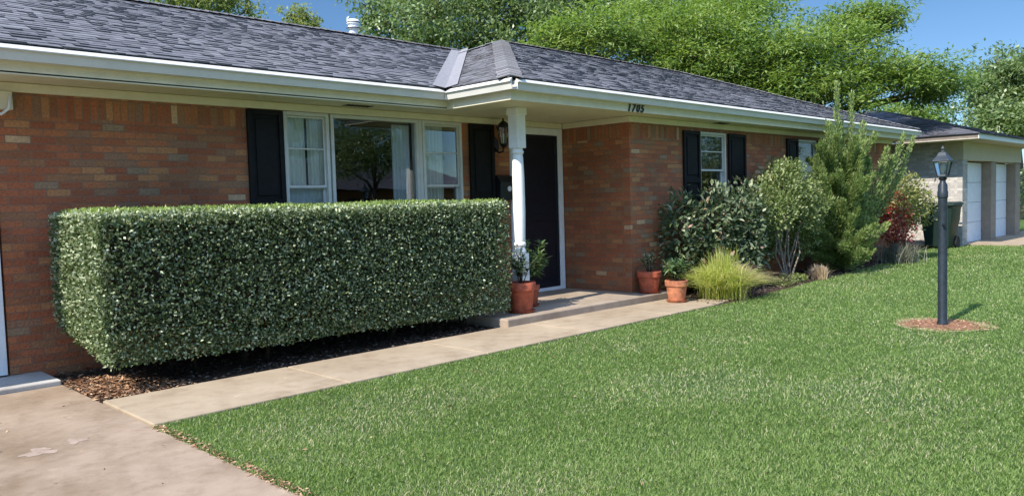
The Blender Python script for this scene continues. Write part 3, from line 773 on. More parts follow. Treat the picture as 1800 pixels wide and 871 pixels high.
# broad-leaved evergreen shrub beside the porch
sh = thing('evergreen_shrub', 'rounded dark shrub with broad glossy leaves under the right window', 'shrub', (11.0, 6.25, 0))
shrub_leaves('foliage', sh, [((9.98, 6.45, .85), (.42, .26, .68)), ((10.65, 6.25, .98), (.6, .36, .62)), ((11.2, 6.15, 1.0), (.5, .4, .62)), ((10.9, 6.2, .42), (.75, .4, .4)), ((11.55, 6.3, .75), (.4, .35, .6))], 8200, .10, .045, MT['photinia'], seed=3, lump=.2)
stems(sh, (11.0, 6.3, 0), [(10.6, 6.35, 1.1), (11.0, 6.3, 1.3), (11.4, 6.2, 1.2), (11.7, 6.3, 1.0), (10.8, 6.1, .8)], .018, MT['twig'])

# multi-stemmed olive shrub
sh = thing('multi_stem_shrub', 'tall olive green shrub on several bare pale stems beside the juniper', 'shrub', (12.4, 6.0, 0))
shrub_leaves('foliage', sh, [((12.5, 6.1, 1.5), (.75, .5, .42)), ((11.95, 6.05, 1.2), (.5, .42, .38)), ((13.05, 5.98, 1.2), (.6, .4, .42)), ((13.1, 6.2, .8), (.5, .35, .5)), ((12.4, 6.25, .85), (.6, .25, .4)), ((12.65, 6.15, 1.85), (.35, .3, .2)), ((12.1, 6.3, .8), (.4, .25, .4))], 16000, .062, .03, MT['privet'], seed=12, lump=.28, fill=.75)
stems(sh, (12.3, 5.95, 0), [(12.0, 5.95, 1.0), (12.2, 5.9, 1.15), (12.35, 6.1, 1.3), (12.5, 5.95, 1.2), (12.65, 6.1, 1.2), (12.75, 5.9, 1.0), (12.1, 6.05, 1.1), (12.2, 5.85, .9), (12.6, 5.9, .95), (12.9, 5.95, 1.1), (11.9, 5.9, .9)], .018, MT['stem_pale'], bend=.1)

# juniper ------------------------------------------------------------------
jn = thing('juniper', 'tall ragged juniper with upswept sprays taller than the eave', 'juniper', (14.6, 5.95, 0))
def juniper():
    base = np.array([14.6, 5.98, 0]); Ps, Ds = [], []; limb = MB()
    specs = []
    for k in range(100):
        h = random.uniform(.05, 1.9); a = random.uniform(0, 2*PI); out = random.uniform(.4, 1.4)*(1.05-.35*h/1.9)
        rise = random.uniform(.2, .7)
        specs.append((h, a, out, rise, random.uniform(.10, .17)))
    for k in range(22):
        specs.append((random.uniform(.03, .5), random.uniform(0, 2*PI), random.uniform(.6, 1.35), random.uniform(.1, .45), random.uniform(.12, .18)))
    # long plumes, as in the photograph: two tall leaders and flaring arms on the right
    for (dx, dy, top, w_) in ((-.15, .02, 3.45, .13), (.45, -.02, 3.3, .14), (.15, .1, 2.8, .24), (-.55, 0, 2.7, .22), (.75, -.1, 2.75, .2), (1.0, -.45, 2.25, .16), (1.75, -.5, 2.55, .13), (1.3, -.45, 2.1, .18), (2.3, -.5, 2.5, .12), (-.8, .1, 2.1, .22), (.0, -.3, 2.4, .22), (.5, -.3, 2.0, .24), (-1.05, -.1, 1.75, .2), (1.9, -.45, 1.9, .16)):
        specs.append((None, dx, dy, top, w_))
    for s in specs:
        if s[0] is None:
            p0 = base+np.array([s[1]*.15, s[2]*.15, .5]); p2 = base+np.array([s[1], s[2], s[3]]); p1 = (p0+p2)/2+np.array([s[1]*.12, s[2]*.12, -.05])
            m = int(1000*s[4]/.15)
        else:
            h, a, out, rise, _ = s; ca, sa = math.cos(a), math.sin(a)*.62
            p0 = base+np.array([0, 0, h]); p2 = p0+np.array([ca*out, sa*out, rise]); p1 = (p0+p2)/2+np.array([ca*.08, sa*.08, -.06]); m = 520
        w_ = s[4]; t = rng.random(m)**.8; T_ = t[:, None]
        C = (1-T_)**2*p0+2*T_*(1-T_)*p1+T_**2*p2; tg = unit(2*(1-T_)*(p1-p0)+2*T_*(p2-p1))
        rad = w_*(1.05-t)**.55*rng.random(m)**.5; off = rvec(m)
        Ps.append(C+off*rad[:, None]); Ds.append(unit(tg*.9+off*.7+np.array([0, 0, .25])))
        tt = [0, .35, .7, 1]; limb.tube([tuple((1-u)**2*p0+2*u*(1-u)*p1+u*u*p2) for u in tt], [.02, .014, .009, .003], 5)
    P, D = np.concatenate(Ps), np.concatenate(Ds); k = P[:, 2] > .03; P, D = P[k], D[k]; m = len(P)
    Q = leaf_arrays(P, D, rvec(m), rng.uniform(.04, .085, m), rng.uniform(.013, .024, m), .1)
    quads_object('foliage', Q, rng.beta(2, 2, m), MT['juniper'], jn)
    limb.tube([tuple(base+np.array([0, 0, -.05])), tuple(base+np.array([.02, 0, 1])), tuple(base+np.array([.0, .03, 2.0]))], [.07, .05, .02], 8)
    limb.build('trunk', MT['bark'], jn, smooth=True)
juniper()

# red tipped shrub
sh = thing('red_leaf_shrub', 'shrub with dark red and yellow green leaves beside the trash cart', 'shrub', (17.0, 5.95, 0))
shrub_leaves('red_leaves', sh, [((16.75, 5.9, 1.0), (.38, .32, .55)), ((17.0, 5.8, .6), (.35, .25, .35))], 1900, .085, .035, MT['redtip'], seed=31, fill=.8)
shrub_leaves('green_leaves', sh, [((17.4, 5.9, 1.3), (.85, .5, .48)), ((18.0, 5.85, 1.05), (.55, .36, .42))], 4200, .085, .036, MT['redtip_green'], seed=37, fill=.7)
stems(sh, (17.1, 5.9, 0), [(16.7, 5.9, .9), (17.0, 5.9, 1.0), (17.3, 5.9, 1.1), (17.7, 5.85, 1.0), (18.1, 5.85, .9), (16.9, 5.8, .7)], .018, MT['stem_pale'], bend=.08)

def blades(name, parent, n, c, rad, h, lean, wd, mat, az=None, droop=.6, seg=5, spread=.0):
    """arching grass blades as tapering strips"""
    a = rng.uniform(0, 2*PI, n) if az is None else rng.normal(az[0], az[1], n)
    b = np.stack([c[0]+rng.normal(0, rad, n), c[1]+rng.normal(0, rad, n), np.full(n, c[2])], 1)
    fr = rng.random(n); H_ = h*(1.12-.5*fr**1.5)*rng.uniform(.75, 1.05, n); Ln = lean*(.12+1.1*fr); dirv = np.stack([np.cos(a), np.sin(a), np.zeros(n)], 1)
    side = np.stack([-np.sin(a), np.cos(a), np.zeros(n)], 1); side = unit(side+rvec(n)*.4)
    Qs, rn = [], []; r0 = rng.random(n)
    def at(t): return b+dirv*(Ln*t**1.7)[:, None]+np.array([0, 0, 1])*(H_*(t*1.25-droop*.75*t**2.6))[:, None]
    for k in range(seg):
        t0, t1 = np.full(n, k/seg), np.full(n, (k+1)/seg); w0 = wd*(1-(k/seg)**1.5)*.5; w1 = wd*(1-((k+1)/seg)**1.5)*.5+.0003
        A, B = at(t0), at(t1); Qs.append(np.stack([A-side*w0, A+side*w0, B+side*w1, B-side*w1], 1)); rn.append(np.clip(r0+.1*k/seg, 0, 1))
    return quads_object(name, np.concatenate(Qs), np.concatenate(rn), mat, parent)
fg = thing('feather_grass', 'fountain of yellow green feather grass with tan plumes beside the potted plants', 'ornamental grass', (10.0, 5.75, 0))
blades('foliage', fg, 1900, (9.98, 5.78, 0), .12, .74, .70, .0095, MT['feather_green'], droop=.95)
blades('foliage', fg, 500, (9.98, 5.78, 0), .08, .76, .36, .0095, MT['feather_green'], droop=.45)
lab(blades('seed_heads', fg, 600, (10.05, 5.76, 0), .11, .76, .72, .0085, MT['feather_tan'], az=(-.45, .6), droop=.95), 'tan feathery seed plumes')
# smaller grasses and low plants
gt = thing('tan_grass_tuft', 'small tuft of dry tan grass at the juniper foot', 'grass tuft', (13.05, 5.72, 0))
blades('foliage', gt, 420, (13.05, 5.74, 0), .06, .30, .16, .007, MT['feather_tan'], droop=.6)
gt = thing('grey_grass_clump', 'wispy grey green grass clump under the red leaved shrub', 'grass clump', (16.7, 5.72, 0))
blades('foliage', gt, 700, (16.8, 5.75, 0), .16, .50, .42, .012, MT['greygrass'], droop=.55)
gp = thing('groundcover_plant', 'low yellow green plant at the lawn edge below the bare stems', 'plant', (11.95, 5.72, 0))
shrub_leaves('foliage', gp, [((11.85, 5.72, .07), (.25, .13, .1)), ((12.3, 5.75, .06), (.2, .12, .09))], 420, .055, .028, MT['tree_yellow'], seed=51)

# stones in the bed
def stone(x, y, r, sx, sy, sz, label, seed):
    bm = bmesh.new(); bmesh.ops.create_icosphere(bm, subdivisions=3, radius=1)
    r_ = np.random.default_rng(seed); ds = r_.normal(size=(5, 3))
    for v in bm.verts:
        k = 1+.1*sum(math.sin(2.2*float(np.dot(d, v.co))+i) for i, d in enumerate(ds))/2
        v.co = Vector((v.co.x*r*sx*k, v.co.y*r*sy*k, max(v.co.z, -.35)*r*sz*k+r*sz*.3))
    me = bpy.data.meshes.new('bed_stone'); bm.to_mesh(me); bm.free(); me.materials.append(MT['stone']); me.shade_smooth()
    o = bpy.data.objects.new('bed_stone', me); COL.objects.link(o); o.location = (x, y, 0); return tag(o, label, 'stone')
stone(13.35, 5.86, .2, 1.1, .7, .8, 'rounded tan stone at the lawn edge in front of the juniper', 9)

# ------------------------------------------------------------------ pots
def potted(label, c, r, h, mat, plant, ph, spread, group='terracotta pots by the porch', saucer=True, leafL=.10, n=220, stemn=7):
    t = thing('potted_plant', label, 'potted plant', c, group)
    prof = [(r*.68, .022), (r*.72, .03), (r*.9, h*.72), (r*.93, h*.74), (r*1.0, h*.75), (r*1.02, h*.97), (r*.99, h), (r*.9, h), (r*.88, h*.93), (.01, h*.92)]
    MB().lathe(prof, c, 28).build('pot', mat, t, smooth=True, sharp=.5)
    if saucer: MB().lathe([(r*.78, 0), (r*.92, .03), (r*.95, .032), (r*.9, .02), (.02, .018)], c, 28).build('saucer', mat, t, smooth=True, sharp=.5)
    MB().lathe([(r*.87, h*.925), (.01, h*.935)], c, 20).build('potting_soil', MT['mulch'], t)
    Ps, Ds = [], []
    for k in range(stemn):
        st = MB()
        a = 2*PI*k/stemn+random.uniform(-.3, .3); rr = spread*random.uniform(.25, 1)
        p0 = Vector((c[0]+.02*math.cos(a), c[1]+.02*math.sin(a), c[2]+h*.92)); p2 = Vector((c[0]+rr*math.cos(a), c[1]+rr*math.sin(a), c[2]+h+ph*random.uniform(.6, 1)*(1.15-.4*rr/spread)))
        p1 = p0.lerp(p2, .5)+Vector((0, 0, .05)); st.tube([p0, p1, p2], [.006, .005, .003], 5); st.build('stem', MT['twig'], t)
        for j in range(n//stemn):
            t_ = random.uniform(.25, 1.02); q = p0.lerp(p1, t_*2) if t_ < .5 else p1.lerp(p2, t_*2-1)
            Ps.append(tuple(q)); d = Vector((random.gauss(0, 1), random.gauss(0, 1), random.gauss(.5, .6))).normalized(); Ds.append(tuple(d))
    P, D = np.array(Ps), np.array(Ds); m = len(P)
    Q = leaf_arrays(P, D, unit(rvec(m)*.5+np.array([0, 0, 1])), rng.uniform(leafL*.6, leafL*1.15, m), rng.uniform(leafL*.22, leafL*.36, m))
    quads_object('foliage', Q, rng.random(m), plant, t)
    return t
potted('large red clay pot with a dark leafy plant in front of the white post', (6.83, 6.69, .11), .178, .37, MT['terracotta'], MT['hedge'], .36, .17, n=260, leafL=.09)
potted('clay pot with a taller narrow leaved plant half hidden behind the white post', (7.29, 6.97, .11), .115, .28, MT['terracotta'], MT['pot_leaf'], .62, .24, n=420, leafL=.13, stemn=9)
potted('dull red clay pot with a thin plant against the brick corner', (9.27, 6.53, .11), .172, .31, MT['terracotta'], MT['hedge'], .30, .14, n=120, leafL=.07)
potted('pale orange clay pot with an upright leafy plant beside the feather grass', (9.2, 6.03, .022), .155, .30, MT['terracotta_pale'], MT['pot_leaf'], .30, .15, n=230, leafL=.13)

# ------------------------------------------------------------------ lamp post
lp = thing('lamp_post', 'dark blue grey lamp post with a four sided lantern in the lawn', 'lamp post', (LX, LY, 0))
LZ = -.02
m = MB(); m.lathe([(.058, -.1), (.054, .03), (.046, .05), (.045, 1.36), (.052, 1.37), (.052, 1.43), (.047, 1.44), (.046, 1.50), (.03, 1.53), (.028, 1.55), (.045, 1.57), (.02, 1.585)], (LX, LY, 0), 24)
m.build('post', MT['lamp'], lp, smooth=True, sharp=.5)
m = MB(); m.lathe([(.062, 1.582), (.066, 1.595), (.06, 1.606)], (LX, LY, 0), 4, PI/4)
m.lathe([(.107, 1.745), (.116, 1.752), (.111, 1.765), (.066, 1.81), (.05, 1.835), (.045, 1.845), (.02, 1.85), (.014, 1.87), (.02, 1.885), (.004, 1.915)], (LX, LY, 0), 4, PI/4)
for k in range(4):
    a = PI/4+k*PI/2; m.tube([(LX+.06*math.cos(a), LY+.06*math.sin(a), 1.60), (LX+.099*math.cos(a), LY+.099*math.sin(a), 1.75)], .007, 5)
m.build('lantern_frame', MT['lamp'], lp)
MB().lathe([(.054, 1.608), (.092, 1.744)], (LX, LY, 0), 4, PI/4).build('lantern_glass', MT['glass_lamp'], lp)
MB().lathe([(.012, 1.61), (.014, 1.64), (.028, 1.67), (.03, 1.69), (.018, 1.72), (.004, 1.73)], (LX, LY, 0), 12).build('bulb', MT['white'], lp, smooth=True)
MB().tube([(LX-.045, LY-.02, 1.08), (LX-.075, LY-.035, 1.08)], .014, 10).build('light_sensor', MT['iron'], lp)

# ------------------------------------------------------------------ trash cart
tc = thing('trash_cart', 'dark green wheeled trash cart against the pale brick of the garage', 'trash cart', (21.4, 6.32, 0))
cx, cy = 21.4, 6.32
m = MB()
def ring4(z, w, d): return [(cx-d, cy-w, z), (cx+d, cy-w, z), (cx+d, cy+w, z), (cx-d, cy+w, z)]
zs = [(.06, .27, .27), (.62, .325, .33), (.66, .345, .345), (1.0, .365, .375), (1.03, .39, .40), (1.06, .39, .40)]
i0 = 0; rings = [ring4(*q) for q in zs]
for a, b in zip(rings, rings[1:]):
    for k in range(4): m.poly([a[k], a[(k+1) % 4], b[(k+1) % 4], b[k]])
m.poly(list(reversed(rings[0]))); m.poly(rings[-1])
bm_o = m.build('body', MT['bin'], tc)
bm = bmesh.new(); bm.from_mesh(bm_o.data); bmesh.ops.remove_doubles(bm, verts=bm.verts, dist=1e-4); bmesh.ops.recalc_face_normals(bm, faces=bm.faces); bm.to_mesh(bm_o.data); bm.free()
bv = bm_o.modifiers.new('bevel', 'BEVEL'); bv.width = .035; bv.segments = 3; bm_o.data.shade_smooth()
m = MB(); m.prism([(cx-.43, 1.062), (cx-.43, 1.085), (cx-.3, 1.13), (cx+.25, 1.15), (cx+.42, 1.10), (cx+.42, 1.062)], 1, cy-.41, cy+.41)
lid_o = m.build('lid', MT['bin'], tc, bevel=.02)
MB().tube([(cx+.44, cy-.33, 1.06), (cx+.5, cy-.33, 1.08), (cx+.5, cy+.33, 1.08), (cx+.44, cy+.33, 1.06)], .018, 8).build('handle', MT['bin'], tc, smooth=True)
for k in range(2):
    yy = (cy-.33, cy+.27)[k]
    MB().tube([(cx+.27, yy, .15), (cx+.27, yy+.06, .15)], .15, 20).build('wheel', MT['rubber'], tc)
MB().box((cx-.375, cy-.2, .70), (cx-.355, cy+.2, .76)).build('grip_bar', MT['bin'], tc, bevel=.008)

# ------------------------------------------------------------------ neighbour
nb = thing('neighbour_house', 'pale grey brick neighbouring house with two white garage doors', 'house', (22.4, 6.1, 0))
NX, NY, NE = 22.4, 6.1, 28.3
MB().box((NX, NY+.12, -.1), (NX+.12, 13.5, 2.66)).build('wall', MT['nbrick_y'], nb)
MB().box((NX, NY, -.1), (NX+.42, NY+.12, 2.2)).build('wall', MT['nbrick_x'], nb)
MB().box((NX+.42, NY+.12, -.1), (NX+.44, NY+.5, 2.2)).build('wall', MT['nbrick_y'], nb)
MB().box((NX+.13, 13.4, -.1), (NE, 13.5, 2.6)).build('wall', MT['nbrick_x'], nb)
MB().box((NE-.12, NY+.5, -.1), (NE, 13.4, 2.6)).build('wall', MT['nbrick_y'], nb)
for a, b in ((25.05, 25.55), (27.7, 28.25)):
    MB().box((a, NY, -.1), (b, NY+.36, 2.18)).build('pillar', MT['npillar'], nb, bevel=.01)
MB().box((NX+.45, NY+.37, -.05), (NE-.2, NY+.6, 2.6)).build('garage_back_wall', MT['npost'], nb)
for a, b in ((NX+.46, 25.03), (25.57, 27.68)):
    m = MB()
    for k in range(4): m.box((a, NY+.24, .01+k*.54), (b, NY+.30, .01+k*.54+.532))
    m.build('garage_door', MT['ndoor'], nb, bevel=.008)
MB().box((NX-.002, NY-.02, 2.2), (NE, NY+.46, 2.66)).build('header_panel', MT['ntrim'], nb, bevel=.01)
NEX, NEY, NZ = 21.5, 5.5, 2.78
m = MB(); m.box((NEX, NEY+.02, 2.66), (NE+.8, 14.2, 2.675)); m.build('soffit', MT['ntrim'], nb)
MB().box((NEX, NEY, 2.66), (NE+.8, NEY+.02, NZ)).build('fascia', MT['gutter'], nb)
MB().box((NEX, NEY+.02, 2.68), (NEX+.02, 14.2, NZ)).build('fascia', MT['npost'], nb)
nsh = MB(); roof_under = MB(); save_RZ = RZ
RZ = NZ+.005; NP = .30; NR = 4.0
hl = ((NEX-.04, NEY-.04), (NEX-.04+NR, NEY-.04+NR))
facet(NEX-.04, NE+.9, (0, NEY-.04), (1, 0), (0, 1), sl(NR, NP), NP, [half(*hl, (NE, NEY))], store=nsh, tabw=(.2, .45), expo=.16)
facet(NEY-.04, NEY-.04+2*NR, (NEX-.04, 0), (0, 1), (1, 0), sl(NR, NP), NP, [half(*hl, (NEX, NEY+3)), half((NEX-.04, NEY-.04+2*NR), (NEX-.04+NR, NEY-.04+NR), (NEX, NEY+3))], store=nsh, tabw=(.2, .45), expo=.16)
roof_under.poly([(NEX-.04+NR, NEY-.04+NR, RZ+NP*NR), (NE+.9, NEY-.04+NR, RZ+NP*NR), (NE+.9, NEY-.04+2*NR, RZ), (NEX-.04, NEY-.04+2*NR, RZ)])
nr = nsh.build('roof', MT['nshingle'], nb, fix=False); roof_under.build('roof_deck', MT['nshingle'], nr, fix=False)
RZ = save_RZ
sheet('neighbour_driveway', [(NX+.3, 4.9), (60, 4.6), (60, NY+.4), (NX+.3, NY+.4)], .02, MT['conc_walk'], .06)

# ------------------------------------------------------------------ trees
def px(x, y, depth):
    """a point in the scene along a direction used for roughing out the skyline, at a real distance"""
    f = 1387.4; yaw, pitch, roll = math.radians(44.99), math.radians(-3.313), .02878
    F = np.array([math.cos(yaw)*math.cos(pitch), math.sin(yaw)*math.cos(pitch), math.sin(pitch)]); R = np.array([math.sin(yaw), -math.cos(yaw), 0]); U = np.cross(R, F)
    c, s = math.cos(roll), math.sin(roll); R2, U2 = c*R-s*U, s*R+c*U
    return np.array([0, 0, 1.45])+(F+R2*(x-900)/f+U2*(435.5-y)/f)*depth

def tree(name, label, cat, base, pads, n, L, Wd, mat, trunk_r=.25, flat=True, lump=.3, fill=.8, seed=0, droop=0., group=None, trunk_h=None):
    t = thing(name, label, cat, (base[0], base[1], 0), group)
    top = np.mean([p[0] for p in pads], axis=0); th = trunk_h or max(1.5, min(p[0][2]-p[1][2] for p in pads)*.9)
    fork = Vector((base[0]+(top[0]-base[0])*.3, base[1]+(top[1]-base[1])*.3, th))
    tr = MB(); b0 = Vector((base[0], base[1], -.1))
    tr.tube([b0, b0.lerp(fork, .15)+Vector((0, 0, .1)), b0.lerp(fork, .55)+Vector((.08, -.05, 0)), fork], [trunk_r*1.35, trunk_r, trunk_r*.85, trunk_r*.7], 10)
    tr.build('trunk', MT['bark'], t, smooth=True)
    for (c, r) in pads:
        c = Vector(c); d = c-fork; mid = fork+d*.5+Vector((random.uniform(-.3, .3), random.uniform(-.3, .3), .12*d.length*.5))
        l = MB(); l.tube([fork-Vector((0, 0, .2)), fork.lerp(mid, .5)+Vector((0, 0, .1)), mid, c, c+d.normalized()*max(r)*.5], [trunk_r*.42, trunk_r*.34, trunk_r*.24, trunk_r*.1, trunk_r*.03], 6)
        for q in range(4):
            a = random.uniform(0, 6.28); e = c+Vector((math.cos(a)*r[0]*.75, math.sin(a)*r[1]*.75, random.uniform(-.2, .5)*r[2]))
            l.tube([mid.lerp(c, random.uniform(.3, .95)), c.lerp(e, .5)+Vector((0, 0, .08)), e], [trunk_r*.1, trunk_r*.06, trunk_r*.02], 5)
        l.build('limb', MT['bark'], t, smooth=True)
    vol = np.array([r[0]*r[1]+r[0]*r[2] for _, r in pads]); cnt = (n*vol/vol.sum()).astype(int); Ps, Ns, Rn = [], [], []
    for k, ((c, r), m) in enumerate(zip(pads, cnt)):
        # leaf sprays: cluster centres first, then leaves around each
        nc = max(6, m//28); C, Nn = lumpy(nc, c, r, lump, fill, seed*17+k)
        idx = rng.integers(0, nc, m); ext = np.array([1.0, 1.0, .5 if flat else .9])*min(.42, .32*max(r))
        P = C[idx]+np.clip(rng.normal(0, .5, (m, 3)), -1.2, 1.2)*ext; Ps.append(P); Ns.append(Nn[idx]); Rn.append(np.clip(rng.normal(.5, .2, m)+rng.normal(0, .16, nc)[idx], 0, 1))
    P, Nn, rn = np.concatenate(Ps), np.concatenate(Ns), np.concatenate(Rn); m = len(P)
    D = unit(rvec(m)*np.array([1, 1, .55])+Nn*np.array([.6, .6, .1])+np.array([0, 0, -droop])) if flat else unit(rvec(m)+Nn*.4+np.array([0, 0, -droop]))
    N2 = unit(rvec(m)*(.65 if flat else .8)+np.array([0, 0, 1.])+Nn*.2)
    Q = leaf_arrays(P, D, N2, rng.uniform(L*.6, L*1.25, m), rng.uniform(Wd*.7, Wd*1.2, m))
    quads_object('crown', Q, rn, mat, t); return t

def pads_px(spec, jitter=0):
    """(px, py, depth, radius along view width, radius in height) -> pads"""
    out = []
    for (x, y, d, rw, rh) in spec:
        c = px(x, y, d); out.append((tuple(c), (rw, rw*.95, rh)))
    return out

# bright feathery tree behind the right half of the house
spec = [(985, 75, 20.5, 1.0, .5), (1070, 62, 20, 1.3, .7), (1160, 75, 21, 1.5, .85), (1150, 30, 22, 1.3, .6), (1250, 60, 20.5, 1.6, .9), (1245, 118, 20, 1.3, .65), (1320, 110, 21, 1.6, .9),
        (1290, 20, 22, 1.5, .6), (1390, 95, 20, 1.5, .75), (1400, 150, 19.5, 1.2, .6), (1330, 165, 20, 1.0, .45), (1470, 70, 21, 1.3, .5), (1510, 35, 21.5, 1.1, .45), (1560, 30, 21, .75, .3), (1470, 135, 20, 1.2, .5),
        (1540, 125, 20.5, 1.3, .5), (1610, 130, 20, 1.1, .42), (1655, 150, 20.5, .8, .4), (1630, 165, 21, .7, .3), (1500, 175, 19.5, .8, .35), (1190, 110, 20, 1.0, .5)]
tb = px(1400, 330, 22)
tree('feathery_tree', 'bright green feathery tree spreading in tiers over the right half of the roof', 'tree', (tb[0], tb[1]), pads_px(spec), 90000, .15, .045, MT['tree_light'], .24, True, .3, .85, 3, .15, trunk_h=2.9)
# dark big tree
spec = [(700, 30, 27, 1.7, 1.2), (790, 35, 26, 1.9, 1.4), (890, 30, 27, 2.0, 1.5), (980, 10, 28, 2.0, 1.5), (1080, -10, 28, 2.0, 1.5), (1190, -15, 28, 2.0, 1.4), (1290, -10, 29, 1.8, 1.2), (850, -40, 28, 2.2, 1.5), (980, -70, 29, 2.2, 1.6), (740, -20, 28, 1.5, 1.1), (655, 25, 27, .8, .7), (1130, -70, 29, 2.2, 1.6), (740, 75, 26, 1.0, .6), (850, 80, 26, 1.2, .6), (960, 60, 27, 1.4, .8)]
tb = px(960, 335, 28)
tree('shade_tree', 'large deep green shade tree rising behind the middle of the roof', 'tree', (tb[0], tb[1]), pads_px(spec), 60000, .16, .085, MT['tree_dark'], .4, False, .3, .7, 5, .1, trunk_h=3.2)
# two thin yellow green tops on the left
for k, (spec, lb) in enumerate((([(300, 2, 26, .8, .35), (350, 2, 26, 1.1, .6), (400, 6, 26.5, 1.0, .5), (345, -25, 26, 1.2, .6), (440, 18, 26.5, .35, .25)], 'wider yellow green treetop above the roof ridge nearer the left edge'),
                   ([(520, 28, 29, .75, .5), (550, 38, 29, .6, .5), (505, 35, 29, .4, .4), (535, 60, 29, .6, .5)], 'small sparse treetop peeking over the ridge left of the roof vent'))):
    tb = px(spec[0][0]+30, 340, spec[0][2]+.5)
    tree('small_tree', lb, 'tree', (tb[0], tb[1]), pads_px(spec), (4200, 1500)[k], .15, .075, MT['tree_yellow'], .14, False, .35, .95, 20+k, .1, 'small trees behind the roof')
# right edge trees
spec = [(1760, 130, 36, 1.5, 1.2), (1800, 160, 36, 1.8, 1.5), (1730, 185, 36, 1.4, 1.0), (1790, 210, 35, 1.8, 1.0), (1850, 150, 37, 2, 1.8), (1740, 215, 35, 1.2, .7)]
tb = px(1790, 335, 36.5)
tree('shade_tree', 'rounded green tree beyond the neighbouring garage roof', 'tree', (tb[0], tb[1]), pads_px(spec), 22000, .2, .11, MT['tree_dark'], .3, False, .3, .75, 41, .1)
spec = [(1585, 200, 34, 1.0, .55), (1625, 208, 34, 1.0, .5), (1555, 215, 34, .9, .6)]
tb = px(1595, 336, 34.5)
tree('small_tree', 'low rounded treetop just above the neighbouring roof ridge', 'tree', (tb[0], tb[1]), pads_px(spec), 5000, .18, .09, MT['tree_light'], .14, False, .25, .7, 45, .1)
# dark shrub beyond the garage
sh = thing('dark_shrub', 'dark shrub in shade past the far garage pillar', 'shrub', (30.2, 7.0, 0))
shrub_leaves('foliage', sh, [((30.0, 7.2, 1.0), (.9, .9, 1.1)), ((31.2, 7.6, 1.2), (1.1, 1.0, 1.3))], 3500, .13, .06, MT['tree_dark'], seed=71)

# ------------------------------------------------------------------ ground cover
def in_poly(P, poly):
    x, y = P[:, 0], P[:, 1]; ins = np.zeros(len(P), bool); n = len(poly)
    for i in range(n):
        (x1, y1), (x2, y2) = poly[i], poly[(i+1) % n]
        c = ((y1 > y) != (y2 > y)) & (x < (x2-x1)*(y-y1)/(y2-y1+1e-12)+x1); ins ^= c
    return ins
LAWN = [(1.96, -3), (60, -3), (60, 4.85), (22.9, 4.85), (22.7, 6.0), (22.3, 6.7)]+[(x, y+.02) for x, y in reversed(EDGE)]+[(1.96, 5.48)]
def make_grass():
    n = 950000
    az = np.radians(rng.uniform(0, 80, n)); d = 3.2*(44/3.2)**rng.random(n)
    P = np.stack([d*np.cos(az), d*np.sin(az)], 1); k = in_poly(P, LAWN); P, d = P[k], d[k]
    k = ~(np.hypot(P[:, 0]-LX, P[:, 1]-LY) < (.41+.05*np.sin(5*np.arctan2(P[:, 1]-LY, P[:, 0]-LX)))*(1-.45*rng.random(len(P))**3)); P, d = P[k], d[k]
    P3 = np.concatenate([P, np.zeros((len(P), 1))], 1)
    patch = wob(P3, .75, 61)+.6*wob(P3, 1.9, 62)
    # thin spots with more straw
    keep = rng.random(len(P)) > np.clip((patch-.45)*.9, 0, .6); P3, d, patch = P3[keep], d[keep], patch[keep]; n = len(P3)
    h = rng.uniform(.011, .026, n)*(1+.15*wob(P3, 3, 63)); wd = .0036*np.clip(d/4.5, .8, 6)**.75*rng.uniform(.7, 1.3, n)
    h = h*np.clip(d/12, 1, 1.5)
    # the last row by paths leans out
    lean = rng.normal(0, .55, (n, 2)); T_ = P3+np.concatenate([lean*h[:, None], h[:, None]], 1)
    a = rng.uniform(0, PI, n); S_ = np.stack([np.cos(a), np.sin(a), np.zeros(n)], 1)*wd[:, None]
    mid = P3*.45+T_*.55+np.concatenate([-lean*h[:, None]*.15, (h*.12)[:, None]], 1)
    Q = np.stack([P3-S_*.5, P3+S_*.5, mid+S_*.4, T_, mid-S_*.4], 1)
    base = np.where(rng.random(n) < .07+np.clip((patch-.1)*.42, 0, .6), rng.uniform(.88, 1, n), rng.uniform(0, .84, n)+.0)
    tone = np.clip(base+np.where(base < .86, wob(P3, .9, 64)*.16, 0), 0, 1)
    o = quads_object('grass', Q, tone, MT['grass']); o['kind'] = 'stuff'; o['label'] = 'short mown green grass blades of the front lawn'
make_grass()

def litter(name, label, n, poly, L, mat, z=.0, zr=.03):
    lo = np.min(poly, axis=0); hi = np.max(poly, axis=0); P = lo+rng.random((n*3, 2))*(hi-lo); P = P[in_poly(P, poly)][:n]; n = len(P)
    P3 = np.concatenate([P, z+zr*rng.random((n, 1))], 1); a = rng.uniform(0, 2*PI, n)
    D = np.stack([np.cos(a), np.sin(a), rng.normal(0, .25, n)], 1); N2 = unit(np.array([0, 0, 1.])+rvec(n)*.5)
    o = quads_object(name, leaf_arrays(P3, D, N2, rng.uniform(L*.5, L*1.3, n), rng.uniform(L*.2, L*.5, n)), rng.random(n), mat); o['kind'] = 'stuff'; o['label'] = label
litter('leaf_litter', 'dry brown leaf litter in the bed corner by the driveway', 1700, [(1.99, 6.5), (2.75, 6.5), (2.55, 7.0), (2.3, 7.5), (1.99, 7.7)], .05, MT['chips'])
litter('bark_mulch', 'dark bark chips under the hedge', 4200, [(1.99, 6.5), (6.28, 6.5), (6.28, 7.98), (1.99, 7.98)], .045, MT['bark_chips'])
litter('bed_mulch', 'bark chips and dry leaves in the shrub bed', 5000, [(x, y+.03) for x, y in EDGE[:-2]]+[(19.2, 6.7), (9.65, 6.7)], .05, MT['bark_chips'], .005)
litter('dry_thatch', 'dry thatch along the driveway edge of the lawn', 750, [(1.955, 2.0), (2.03, 2.0), (2.03, 5.45), (1.955, 5.45)], .03, MT['chips'], .012, .012)
